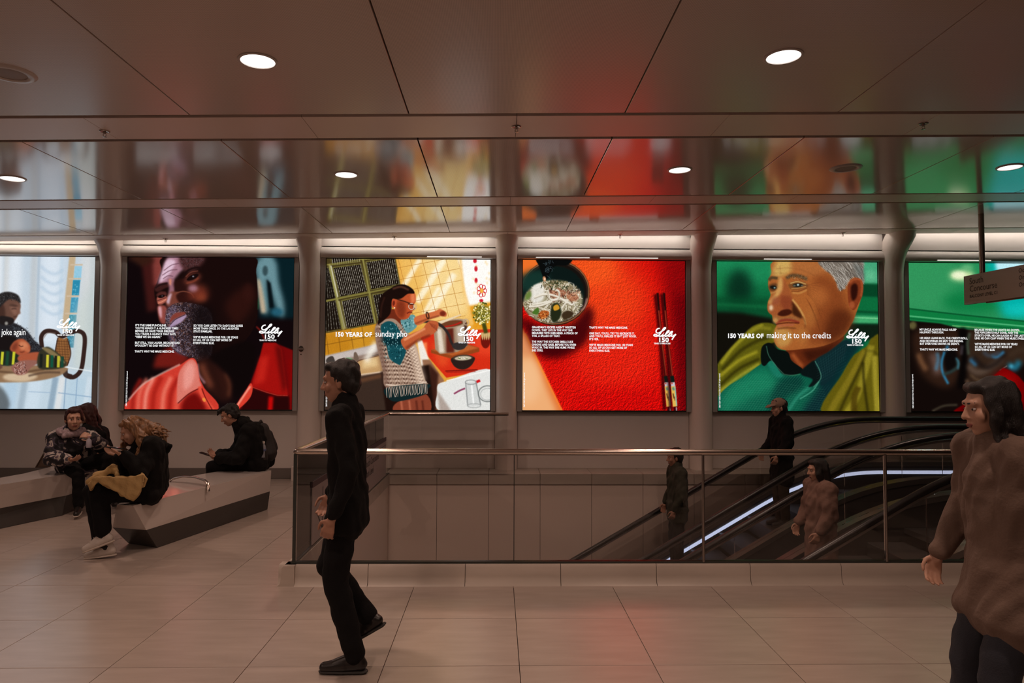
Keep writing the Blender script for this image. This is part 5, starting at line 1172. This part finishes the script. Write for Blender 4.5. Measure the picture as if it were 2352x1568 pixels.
M_SKIN = mat('skin_tan', (.40, .20, .13), .5); M_SKIN2 = mat('skin_fair', (.52, .29, .20), .5)
M_BLACK = mat('cloth_black', (.006, .0055, .0055), .85, bump=.3, bscale=90, spec=.2)
M_BLACK2 = mat('cloth_black_trousers', (.006, .0055, .006), .9, bump=.3, bscale=140, spec=.2)
M_HAIRB = mat('hair_black', (.012, .009, .008), .45, bump=.6, bscale=120, stretch=(4, 4, .5)); M_HAIRBR = mat('hair_dark_red_brown', (.050, .012, .010), .4, bump=.6, bscale=120, stretch=(4, 4, .5))
M_HAIRBL = mat('hair_blonde', (.25, .125, .055), .42, noise=.45, nscale=26, stretch=(3, 3, .7))
M_OLIVE = mat('cloth_olive_jacket', (.035, .034, .020), .85, bump=.3); M_BROWN = mat('cloth_brown_trousers', (.05, .035, .022), .9, bump=.3); M_BEIGE = mat('cloth_beige_coat', (.155, .10, .075), .9, noise=.08, nscale=6, bump=.3, bscale=80); M_ROSE = mat('cloth_rose_beige_coat', (.22, .125, .095), .9, bump=.3)
M_JEANS = mat('cloth_dark_jeans', (.022, .024, .034), .85, bump=.3, bscale=160); M_SHOEB = mat('shoe_black_leather', (.014, .011, .010), .3); M_SHOEW = mat('shoe_white_leather', (.56, .50, .45), .45, noise=.05); M_SOLE = mat('shoe_sole_rubber', (.60, .52, .45), .6)
M_SOLED = mat('shoe_sole_dark', (.02, .018, .016), .6); M_SCARF = mat('scarf_pale_mauve', (.34, .25, .27), .85, noise=.35, nscale=40, stretch=(1, 1, 3)); M_PHONE = mat('phone_dark', (.015, .014, .015), .2); M_TOTE = mat('tote_mustard_cloth', (.46, .30, .12), .85, bump=.5, bscale=60); M_CAPT = mat('cap_tan', (.34, .22, .16), .8)
M_SOCK = mat('sock_black', (.008, .007, .007), .8)
def patterned():
    m = mat('coat_camouflage_print', (.03, .03, .04), .75); nt = m.node_tree; b = nt.nodes['Principled BSDF']
    tc = nt.nodes.new('ShaderNodeTexCoord'); n = nt.nodes.new('ShaderNodeTexNoise'); n.inputs['Scale'].default_value = 6.0; n.inputs['Detail'].default_value = 1.5; n.inputs['Distortion'].default_value = 2.2
    r = nt.nodes.new('ShaderNodeValToRGB'); r.color_ramp.interpolation = 'CONSTANT'; e = r.color_ramp.elements
    e[0].color = (.008, .007, .010, 1); e[1].position = .47; e[1].color = (.05, .038, .06, 1)
    for p, c in ((.53, (.010, .009, .013, 1)), (.55, (.46, .40, .36, 1)), (.66, (.16, .12, .15, 1))):
        q = e.new(p); q.color = c
    nt.links.new(tc.outputs['Object'], n.inputs['Vector']); nt.links.new(n.outputs['Fac'], r.inputs[0]); nt.links.new(r.outputs[0], b.inputs['Base Color'])
    return m
M_PRINT = patterned()

def person(label, base, J, skin, jacket, trousers, hs=1.0, bulk=.0, hem=None, hands=None, jname='jacket', vox=.008, group=None, detail=True, hair_m=None):
    """J: dict of joints. Returns the person's Empty with body and clothes."""
    t = empty('person', base); tag(t, label, 'person', group)
    fr = frame(J['face'], J.get('up', (0, 0, 1))); hc = J['head']
    B = head_prims(hc, fr, hs)
    nb = loc(fr, hc, 0, -.025*hs, -.07*hs)
    B += [cap(nb, J['neck'], .052*hs, .056*hs), cap(J['neck'], J['chest'], .062, .085, 12, (J['fwd'], .72) if 'fwd' in J else None), cap(J['chest'], J['pelvis'], .09, .09, 12, (J['fwd'], .72) if 'fwd' in J else None), cap(J['shl'], J['shr'], .045), cap(J['hpl'], J['hpr'], .066)]
    for q in 'lr':
        B += chain([J['sh'+q], J['el'+q], J['wr'+q]], [.045, .036, .024]); B += chain([J['hp'+q], J['kn'+q], J['an'+q]], [.072, .05, .036])
        h = (hands or {}).get(q)
        d = (Vector(J['wr'+q])-Vector(J['el'+q])).normalized()
        if h: B += hand_prims(J['wr'+q], h[0], h[1], .5, h[2], h[3])
        else: B += hand_prims(J['wr'+q], d, Vector((0, 0, -1)).cross(d)+Vector((0, .3, 0)), .4, .6, 1)
    blob('body', B, skin, t, .0068, 2)
    if detail: face_details(t, hc, fr, hs, hair_m or M_HAIRB)
    b = bulk; fl = (J['fwd'], .80) if 'fwd' in J else None
    K = [cap(J['pelvis'], J['chest'], .135+b*.9, .14+b, 12, fl), cap(J['shl'], J['shr'], .066+b*.7), cap(Vector(J['neck'])*.92+Vector(J['chest'])*.08, J['chest'], .090+b*.35, .128+b, 12, (fl[0], .90) if fl else None), cap(J['hpl'], J['hpr'], .10+b*.8)]
    for q in 'lr':
        e = Vector(J['el'+q]); w = Vector(J['wr'+q]); w = w+(e-w).normalized()*.018
        K += chain([J['sh'+q], e, w], [.064+b*.7, .054+b*.7, .036+b*.55], 12)
        K += [cap(J['sh'+q], Vector(J['hp'+q])*.85+Vector(J['pelvis'])*.15, *((.074+b*.6, .088+b*.8) if fl else (.085+b*.6, .10+b*.8)))]
    K += [cap(nb*.35+Vector(J['neck'])*.65, Vector(J['neck']), .070+b*.3, .080+b*.4)]
    if hem:
        for q, w_ in (('l', 1), ('r', 1)): K += [cap(J['hp'+q], hem[q], .100+b*.6, hem['r_']+b*.5, 12, (fl[0], .92) if fl else None)]
        K += [cap((Vector(hem['l'])+Vector(hem['r']))/2, J['pelvis'], hem['r_']+b*.5, .13+b, 12, (fl[0], .92) if fl else None)]
    blob(jname, K, jacket, t, .0105, 4, (.007+b*.05, 24), 3)
    TR = [cap(J['hpl'], J['hpr'], .092), cap(J['pelvis'], (Vector(J['hpl'])+Vector(J['hpr']))/2, .10, .10)]
    for q in 'lr': TR += chain([J['hp'+q], J['kn'+q], J['an'+q]], [.095, J.get('cuff', .056)+.014, J.get('cuff', .056)], 12)
    blob('trousers', TR, trousers, t, .0105, 4, (.005, 22), 5)
    return t, fr
def shoe(t, ankle, toe_dir, m, sole_m, s=1.0, up=(0, 0, 1), high=.06):
    """shoe whose heel sits below the ankle"""
    d = Vector(toe_dir).normalized(); u = Vector(up); u = (u-d*u.dot(d)).normalized(); r = d.cross(u); a = Vector(ankle); fr = (r, d, u)
    L = lambda x, y, z: a+r*x*s+d*y*s+u*z*s
    o = blob('shoe', [cap(L(0, -.035, -.05), L(0, .06, -.055), .036*s, .040*s), cap(L(0, .06, -.055), L(0, .165, -.066), .042*s, .030*s), cap(L(0, -.02, -.03), L(0, .0, high*.4), .040*s, .040*s), cap(L(0, .02, -.02), L(0, .10, -.05), .036*s, .032*s)], m, t, .006, 3)
    P = [cap(L(0, -.04, -.088), L(0, .07, -.088), .036*s, .040*s, 12, (u, .30)), cap(L(0, .07, -.088), L(0, .165, -.086), .042*s, .034*s, 12, (u, .30))]
    blob('sole', P, sole_m, t, .005, 1, under=o)
    if m is M_SHOEW:
        for k in range(5): blob('lace', [cap(L(-.020, .035+k*.018, .016-k*.009), L(.020, .043+k*.018, .014-k*.009), .0032)], M_SOLED if k % 2 else M_SOLE, t, .002, 0, under=o)
    return fr
def strands(c, fr, s, specs, seed, n, r0=.012, wave=.012):
    """hair locks: each spec is a list of local points on the head; n jittered copies follow it"""
    rg = random.Random(seed); P = []
    for pts in specs:
        for k in range(n):
            ph = rg.random()*6.28; jit = Vector((rg.uniform(-1, 1), rg.uniform(-1, 1), rg.uniform(-1, 1)))*.016; q = []
            m = len(pts)
            fine = catmull([tuple(p) for p in pts], False, 5) if m > 2 else np.array(pts)
            for i, p in enumerate(fine):
                tt = i/(len(fine)-1); w = wave*tt
                q.append(loc(fr, c, *(np.array(p)*s))+jit*(.4+tt)+Vector((math.sin(ph+tt*15), math.cos(ph+tt*13), math.sin(ph*2+tt*9)))*w)
            P += chain(q, [r0*(1-.55*i/(len(q)-1)) for i in range(len(q))], 8)
    return P
def cap_hair(c, fr, s, back=.0, fringe=.02):
    L = lambda x, y, z: loc(fr, c, x*s, y*s, z*s)
    return [ell(L(-.062, -.025, .015), (.024*s, .045*s, .05*s), fr), ell(L(.062, -.025, .015), (.024*s, .045*s, .05*s), fr), ell(L(0, -.030, .044), (.084*s, .092*s, .084*s), fr), ell(L(0, -.052, -.01), (.080*s, .06*s, .075*s), fr), ell(L(0, .036, .088), (.062*s, .042*s, .028*s), fr)]

def slab_thing(name, label, cat, pts, Y0, Y1, m, vox, folds, seed=2, group=None):
    t = empty(name, at(sum(p[0] for p in pts)/len(pts), max(p[1] for p in pts), (Y0+Y1)/2)); tag(t, label, cat, group)
    a = [tuple(at(x, y, Y0)) for x, y in pts]; b = [tuple(at(x, y, Y1)) for x, y in pts]
    return t, a, b
# --- woman in the printed coat, sitting at the end of the bench
J = dict(head=at(170, 962, 8.2), face=(.60, -.80, -.05), neck=at(163, 994, 8.28), chest=at(166, 1026, 8.34), pelvis=at(166, 1062, 8.42), shl=at(204, 1008, 8.42), shr=at(130, 1008, 8.24), ell=at(232, 1024, 8.30), elr=at(118, 1052, 8.12), wrl=at(214, 1006, 8.06), wrr=at(158, 1056, 7.98),
         hpl=at(190, 1068, 8.40), hpr=at(160, 1072, 8.32), knl=at(256, 1048, 8.15), knr=at(180, 1090, 8.02), anl=at(240, 1092, 8.20), anr=at(181, 1160, 8.02))
t, fr = person('woman in a black and white patterned coat and mauve scarf on the bench', (-4.95, 8.3, .45), J, M_SKIN2, M_PRINT, M_BLACK2, 1.08, .048, None, {'l': ((-.55, -.35, .35), (-.6, .3, -.2), .8, 1), 'r': ((.9, -.25, .05), (0, .3, 1), .55, 1)}, 'coat', hair_m=M_HAIRBR)
c = J['head']; L = lambda x, y, z: loc(fr, c, x, y, z)
blob('hair', cap_hair(c, fr, 1.09)+[cap(L(-.05, .04, .07), L(-.085, .03, -.01), .026, .018), cap(L(.06, .03, .07), L(.08, .0, .0), .024, .018), ell(L(-.02, -.02, .115), (.05, .05, .03), fr)], M_HAIRBR, t, .008, 2, (.006, 50))
n_ = J['neck']; f2 = frame((.66, -.75, 0))
blob('scarf', [cap(loc(f2, n_, .112*math.cos(a), .105*math.sin(a)+.02, .022-.02*math.sin(a)), loc(f2, n_, .112*math.cos(a+.5), .105*math.sin(a+.5)+.02, .022-.02*math.sin(a+.5)), .040) for a in [k*.5 for k in range(13)]]+[cap(loc(f2, n_, -.10, .09, .03), loc(f2, n_, .09, .14, -.02), .036, .032)], M_SCARF, t, .008, 2, (.006, 40))
for k in 'lr': shoe(t, J['an'+k]+Vector((0, 0, .0)), (.35, -.9, -.05), M_SHOEB, M_SOLE, .95)
hp = at(203, 1004, 8.0)
b_ = empty('drink_bottle', at(204, 1018, 8.0)); tag(b_, 'small pale bottle held up by the woman in the patterned coat', 'bottle')
MB().lathe([(.001, -.045), (.027, -.045), (.029, -.02), (.027, .03), (.012, .055), (.011, .062)], n=14).build('bottle_body', mat('bottle_pale', (.42, .38, .44), .3), b_, smooth=True); MB().lathe([(.014, .0625), (.014, .082), (.001, .082)], n=12).build('bottle_cap', mat('bottle_cap_pink', (.5, .3, .32), .4), b_, smooth=True)

t2, a, b = slab_thing('standing_bag', 'brown wedge shaped bag standing behind the patterned coat', 'bag', [(80, 1074), (103, 1034), (114, 1036), (116, 1073)], 8.80, 8.92, None, .01, None)
M_BAGB = mat('bag_brown_leather', (.10, .062, .042), .55)
blob('bag_body', [[a, b]], M_BAGB, t2, .009, 3, (.004, 20)); blob('bag_seam', chain([at(82, 1073, 8.79), at(103, 1036, 8.79), at(112, 1037, 8.79)], [.006]*3, 8), M_BAGB, t2, .004, 1)

# --- long haired woman behind her
J = dict(head=at(196, 950, 8.88), face=(-.72, -.62, -.22), neck=at(207, 978, 8.93), chest=at(216, 1004, 8.95), pelvis=at(222, 1056, 8.98), shl=at(200, 992, 8.75), shr=at(234, 996, 9.10), ell=at(240, 1024, 8.72), elr=at(246, 1026, 9.06), wrl=at(232, 1030, 8.60), wrr=at(222, 1034, 8.80),
         hpl=at(212, 1060, 8.90), hpr=at(232, 1060, 9.02), knl=at(250, 1066, 8.62), knr=at(262, 1064, 8.75), anl=at(262, 1140, 8.60), anr=at(270, 1140, 8.75))
t, fr = person('woman with long dark red hair and dark coat behind the patterned coat', (-4.95, 8.98, .45), J, M_SKIN2, M_BLACK, M_BLACK2, .98, .02, None, None, 'coat', hair_m=M_HAIRBR)
c = J['head']
lock = [[(.0, -.08, .09), (.02, -.115, .0), (.03, -.125, -.12), (.05, -.13, -.26)], [(.05, -.05, .09), (.085, -.05, .0), (.09, -.06, -.12), (.095, -.08, -.27)], [(-.05, -.06, .09), (-.085, -.06, .0), (-.085, -.075, -.12), (-.07, -.10, -.26)], [(.06, .0, .08), (.09, .01, .0), (.088, .0, -.10), (.09, -.02, -.20)], [(-.06, .0, .08), (-.09, .0, 0), (-.09, -.01, -.10), (-.085, -.03, -.2)]]
blob('hair', cap_hair(c, fr, 1.03)+strands(c, fr, 1.0, lock, 5, 5, .026, .010), M_HAIRBR, t, .008, 2, (.004, 60))
for k in 'lr': shoe(t, J['an'+k], (.5, -.8, -.05), M_SHOEB, M_SOLED, .92)

# --- blonde young woman with the tote on her lap
J = dict(head=at(303, 990, 6.42), face=(-.80, -.42, -.42), up=(-.35, -.1, .9), neck=at(326, 1012, 6.48), chest=at(342, 1046, 6.50), pelvis=at(344, 1112, 6.60), shl=at(352, 1026, 6.34), shr=at(330, 1026, 6.66), ell=at(322, 1082, 6.22), elr=at(292, 1080, 6.58), wrl=at(284, 1044, 6.18), wrr=at(274, 1046, 6.34),
         hpl=at(344, 1130, 6.48), hpr=at(338, 1124, 6.70), knl=at(228, 1132, 6.22), knr=at(214, 1128, 6.48), anl=at(236, 1216, 6.24), anr=at(232, 1240, 6.30), cuff=.070)
t, fr = person('young woman with wavy blonde hair in black, sitting with crossed ankles', (-3.14, 6.6, .45), J, M_SKIN2, M_BLACK, M_BLACK2, .94, .034, None, {'l': ((-.92, -.05, .30), (.1, .2, 1), .35, -1), 'r': ((-.92, .05, .25), (.1, .0, 1), .45, 1)}, 'hooded_jacket', hair_m=M_HAIRBL)
c = J['head']
lock = [[(.03, -.02, .115), (.085, -.02, .05), (.10, -.05, -.05), (.11, -.09, -.15), (.10, -.07, -.24)], [(.0, -.05, .118), (.03, -.11, .06), (.05, -.15, -.03), (.06, -.18, -.12), (.06, -.16, -.2)], [(-.03, -.03, .115), (-.09, -.03, .05), (-.105, -.05, -.05), (-.12, -.06, -.14), (-.11, -.03, -.24)], [(-.03, .02, .112), (-.085, -.01, .05), (-.10, -.035, -.05), (-.11, -.02, -.16), (-.10, .02, -.25)], [(.03, .04, .105), (.085, .045, .03), (.09, .07, -.05), (.085, .09, -.12)], [(-.02, -.08, .10), (-.05, -.13, .03), (-.07, -.17, -.06), (-.08, -.18, -.15)], [(.0, -.09, .09), (.0, -.14, .02), (.01, -.19, -.06), (.0, -.22, -.14)]]
H = lambda x, y, z: loc(fr, c, x, y, z)
blob('hair', cap_hair(c, fr, 1.0)+[ell(H(0, -.085, -.02), (.098, .07, .10), fr), ell(H(.0, -.14, -.09), (.095, .06, .09), fr), ell(H(-.095, -.045, -.10), (.03, .04, .10), fr)]+strands(c, fr, 1.0, lock, 9, 15, .0105, .030), M_HAIRBL, t, .0052, 1)
hb = at(372, 1030, 6.56)
blob('hood', [cap(at(352, 1016, 6.40), at(352, 1016, 6.64), .05), cap(at(372, 1022, 6.44), at(372, 1022, 6.62), .045), cap(at(394, 1023, 6.50), at(378, 1034, 6.52), .014, .055), cap(at(394, 1023, 6.50), at(366, 1022, 6.5), .014, .05), cap(at(366, 1040, 6.46), at(366, 1040, 6.6), .05)], M_BLACK, t, .009, 4, (.006, 24))
shoe(t, at(236, 1226, 6.24), (-.93, -.2, -.36), M_SHOEW, M_SOLE, 1.0, (-.25, 0, 1)); shoe(t, at(246, 1252, 6.30), (-.97, -.12, -.10), M_SHOEW, M_SOLE, 1.0, (0, 0, 1))
blob('sock', [cap(J['anl'], at(235, 1228, 6.24), .046, .044)], M_SOCK, t, .007, 2); blob('sock', [cap(J['anr'], at(246, 1254, 6.30), .046, .044)], M_SOCK, t, .007, 2)
t2, a, b = slab_thing('tote_bag', 'mustard yellow cloth tote bag lying across the lap', 'bag', [(201, 1112), (212, 1098), (240, 1094), (290, 1096), (331, 1088), (333, 1104), (322, 1130), (306, 1152), (284, 1142), (252, 1118), (226, 1106), (209, 1126)], 6.06, 6.16, M_TOTE, .008, None)
blob('bag_body', [[a, b]], M_TOTE, t2, .007, 5, (.010, 30))
blob('bag_flap', [cap(at(222, 1094, 6.2), at(262, 1074, 6.26), .035, .03), cap(at(262, 1076, 6.26), at(268, 1090, 6.2), .028, .02), cap(at(205, 1104, 6.14), at(230, 1094, 6.2), .028, .03)], M_TOTE, t2, .007, 3, (.010, 34))
blob('strap', chain([at(326, 1088, 6.10), at(336, 1100, 6.12), at(330, 1116, 6.12), at(318, 1120, 6.10)], [.012]*4), M_TOTE, t2, .005, 2)
def phone(label, c, d, n, sz=(.072, .15, .009)):
    d = Vector(d).normalized(); n = Vector(n); n = (n-d*n.dot(d)).normalized(); r = d.cross(n)
    t = empty('smartphone', c); tag(t, label, 'phone', 'smartphones'); t.rotation_euler = Matrix((r, d, n)).transposed().to_euler()
    MB().box((-sz[0]/2, -sz[1]/2, -sz[2]/2), (sz[0]/2, sz[1]/2, sz[2]/2), .003).build('case', M_PHONE, t); MB().box((-sz[0]/2+.004, -sz[1]/2+.004, sz[2]/2+.0003), (sz[0]/2-.004, sz[1]/2-.004, sz[2]/2+.001)).build('glass', mat('phone_glass', (.02, .02, .022), .08), t)
phone('dark smartphone held by the blonde woman', at(264, 1028, 6.17), (-.94, -.05, .12), (.15, .1, 1))

# --- man with the backpack
J = dict(head=at(528, 953, 8.44), face=(-.88, -.20, -.42), up=(-.3, 0, .95), neck=at(553, 976, 8.50), chest=at(577, 1002, 8.54), pelvis=at(597, 1050, 8.62), shl=at(574, 992, 8.34), shr=at(566, 988, 8.74), ell=at(548, 1050, 8.24), elr=at(540, 1046, 8.70), wrl=at(502, 1052, 8.32), wrr=at(504, 1044, 8.50),
         hpl=at(592, 1062, 8.46), hpr=at(590, 1058, 8.74), knl=at(486, 1072, 8.40), knr=at(488, 1070, 8.62), anl=at(484, 1140, 8.46), anr=at(486, 1140, 8.66))
t, fr = person('man in a black jacket wearing a backpack, looking at his phone', (-2.87, 8.62, .45), J, M_SKIN, M_BLACK, M_BLACK2, 1.04, .055, None, {'l': ((-.96, .1, .12), (.1, .6, .7), .6, 1), 'r': ((-.95, .05, .2), (.1, -.5, .8), .6, -1)})
c = J['head']; L = lambda x, y, z: loc(fr, c, x, y, z)
blob('hair', cap_hair(c, fr, 1.05)+[cap(L(-.03, .09, .085), L(.03, .09, .085), .024), cap(L(0, .10, .075), L(0, .122, .060), .018, .010)], M_HAIRB, t, .008, 2, (.006, 70))
blob('collar', [cap(at(560, 970, 8.38), at(568, 962, 8.52), .034), cap(at(568, 962, 8.52), at(566, 972, 8.66), .034), cap(at(585, 982, 8.44), at(585, 982, 8.62), .06), cap(at(556, 968, 8.46), at(578, 988, 8.50), .075, .10), cap(at(560, 972, 8.40), at(560, 972, 8.58), .06)], M_BLACK, t, .009, 3)
for k in 'lr': shoe(t, J['an'+k], (-.97, .1, -.05), M_SHOEB, M_SOLED)
M_PACK = mat('backpack_dark_cloth', (.016, .011, .010), .7, bump=.3)
t2 = empty('backpack', at(606, 1062, 8.72)); tag(t2, 'dark rounded backpack worn by the man on the bench', 'bag')
blob('pack_body', [cap(at(602, 986, 8.58), at(614, 1038, 8.58), .085, .115), cap(at(604, 992, 8.86), at(616, 1040, 8.88), .08, .105), cap(at(598, 1046, 8.72), at(610, 1054, 8.76), .09, .09), cap(at(612, 1000, 8.76), at(622, 1030, 8.78), .075, .085)], M_PACK, t2, .010, 4, (.008, 14))
blob('handle', chain([at(594, 972, 8.62), at(599, 966, 8.66), at(604, 974, 8.68)], [.016, .016, .014]), M_PACK, t2, .006, 2)
blob('side_pocket', [cap(at(605, 1037, 8.41), at(607, 1052, 8.42), .044, .044)], M_PACK, t2, .008, 3); blob('zip_tag', [cap(at(614, 1000, 8.63), at(613, 1004, 8.63), .007, .005)], M_SHOEW, t2, .003, 1)
b_ = empty('water_bottle', at(605, 1038, 8.40)); tag(b_, 'clear water bottle with white cap in the backpack side pocket', 'bottle')
MB().lathe([(.001, -.06), (.030, -.06), (.032, .0), (.030, .045), (.024, .075), (.013, .095), (.012, .10)], n=16).build('bottle_body', mat('bottle_clear', (.22, .22, .24), .12), b_, smooth=True); MB().lathe([(.031, .012), (.0325, .014), (.0325, .036), (.031, .038)], n=16).build('bottle_label', mat('bottle_label_blue', (.06, .08, .16), .5), b_, smooth=True); MB().lathe([(.015, .1005), (.016, .103), (.016, .125), (.001, .128)], n=14).build('bottle_cap', mat('bottle_cap_white', (.62, .56, .52), .4), b_, smooth=True)
phone('dark smartphone held by the man with the backpack', at(474, 1043, 8.40), (-.92, -.02, .30), (.3, 0, .95))

# --- standing and walking figures
def stand(label, x, y, z, h, fwd, skin, jacket, trousers, hair_m, hem_drop=0.0, bulk=.0, legs=None, arms=None, cap_m=None, long_hair=False, shoe_m=None, jname='jacket', lean=0.0, group=None, hem_r=.13):
    s = h/1.72; f = Vector((math.cos(fwd), math.sin(fwd), 0)); r = f.cross(Vector((0, 0, 1))); B = Vector((x, y, z))
    L = lambda a, b, c: B+f*a*s+r*b*s+Vector((0, 0, c*s))
    J = dict(pelvis=L(0, 0, .97), chest=L(lean*.6, 0, 1.27), neck=L(lean*.9, 0, 1.46), head=L(lean+.035, 0, 1.595), face=tuple(f*.97+Vector((0, 0, -.12))), shl=L(lean*.8, -.185, 1.405), shr=L(lean*.8, .185, 1.405), hpl=L(0, -.09, .93), hpr=L(0, .09, .93))
    lg = legs or dict(l=((.02, .50), (-.01, .10)), r=((.03, .50), (.0, .10))); ar = arms or dict(l=((-.03, 1.13), (.06, .90)), r=((-.03, 1.13), (.06, .90)))
    for q, sg in (('l', -1), ('r', 1)):
        J['kn'+q] = L(lg[q][0][0], sg*.095, lg[q][0][1]); J['an'+q] = L(lg[q][1][0], sg*.09, lg[q][1][1])
        J['el'+q] = L(ar[q][0][0], sg*.255, ar[q][0][1]); J['wr'+q] = L(ar[q][1][0], sg*.25, ar[q][1][1])
    J['cuff'] = .06; J['fwd'] = tuple(f)
    hem = None
    if hem_drop: hem = dict(l=L(.0, -.07, .93-hem_drop), r=L(.0, .07, .93-hem_drop), r_=hem_r)
    hands = {q: (tuple(f*.35+Vector((0, 0, -1))), tuple(-r*(1 if q == 'r' else -1)), .7, 1 if q == 'r' else -1) for q in 'lr'}
    if arms and 'hands' in arms: hands.update(arms['hands'])
    t, fr = person(label, (x, y, z), J, skin, jacket, trousers, s, bulk, hem, hands, jname, group=group, hair_m=hair_m)
    c = J['head']
    if long_hair:
        lock = [[(.0, -.08, .09), (.0, -.115, .0), (.0, -.12, -.11), (.0, -.11, -.2)], [(.05, -.05, .09), (.085, -.05, .0), (.08, -.06, -.12), (.07, -.07, -.2)], [(-.05, -.06, .09), (-.085, -.06, .0), (-.08, -.07, -.12), (-.07, -.08, -.2)], [(.06, .02, .08), (.088, .02, .0), (.085, .01, -.12)], [(-.06, .02, .08), (-.088, .02, 0), (-.085, .01, -.12)]]
        blob('hair', cap_hair(c, fr, 1.05*s)+strands(c, fr, s, lock, 4, 5, .024, .010), hair_m, t, .009, 2, (.004, 50))
    else: blob('hair', cap_hair(c, fr, 1.04*s), hair_m, t, .009, 2, (.005, 60))
    if cap_m:
        M = lambda a, b, d: loc(fr, c, a*s, b*s, d*s)
        blob('cap', [ell(M(0, -.01, .06), (.094*s, .106*s, .080*s), fr), cap(M(-.045, .10, .045), M(.045, .10, .045), .045*s, None, 12, (fr[2], .30)), cap(M(-.03, .14, .030), M(.03, .14, .030), .035*s, None, 12, (fr[2], .3))], cap_m, t, .008, 3)
    for q in 'lr':
        tip = (lg[q][2] if len(lg[q]) > 2 else 0.0)
        shoe(t, J['an'+q], tuple(f+Vector((0, 0, -tip))), shoe_m or M_SHOEB, M_SOLED, s, tuple(Vector((0, 0, 1))+f*tip))
    return t
# walker in black passing the railing corner, one foot planted
stand('person in black walking past the corner of the glass railing', -.83, 4.02, .0, 1.70, math.pi, M_SKIN, M_BLACK, M_BLACK2, M_HAIRB, .10, .0, legs=dict(l=((.045, .50), (-.065, .10)), r=((.12, .53), (-.10, .25), .55)), arms=dict(l=((-.06, 1.13), (.03, .88)), r=((.03, 1.13), (.16, .92))), lean=.02, shoe_m=M_SHOEB, jname='coat')
# passer-by in the beige coat close to the camera
stand('dark haired person in a beige coat and jeans close at the edge', 2.03, 2.80, .0, 1.62, math.pi-.12, M_SKIN2, M_BEIGE, M_JEANS, M_HAIRB, .14, .022, legs=dict(l=((.10, .50), (-.12, .12), .2), r=((.12, .50), (.14, .10))), arms=dict(l=((-.10, 1.13), (-.04, .90)), r=((.03, 1.13), (.16, .92))), long_hair=True, lean=.03, jname='coat', hem_r=.175)
# riders on the escalators
stand('person in an olive jacket riding the escalator behind the rail', 2.36, 9.28, zat(2.82, 2.70)-STEPH, 1.70, math.pi, M_SKIN, M_OLIVE, M_BLACK2, M_HAIRB, .08, .03, arms=dict(l=((.0, 1.14), (.10, .95)), r=((.0, 1.14), (.10, .95))), group='escalator riders')
stand('person in a tan cap and long black coat on the escalator', 3.74, 9.28, zat(2.82, 3.90)-STEPH, 1.66, math.pi, M_SKIN2, M_BLACK, M_BROWN, M_HAIRB, .26, .03, cap_m=M_CAPT, arms=dict(l=((.02, 1.14), (.16, .98)), r=((.02, 1.14), (.16, .98))), group='escalator riders', jname='coat')
stand('person in a rose beige coat on the escalator behind the glass', 3.13, 6.84, zat(2.62, 3.10)-STEPH, 1.52, math.pi, M_SKIN2, M_ROSE, M_JEANS, M_HAIRB, .30, .03, long_hair=True, arms=dict(l=((.02, 1.14), (.14, .98)), r=((.02, 1.14), (.14, .98))), group='escalator riders', jname='coat')
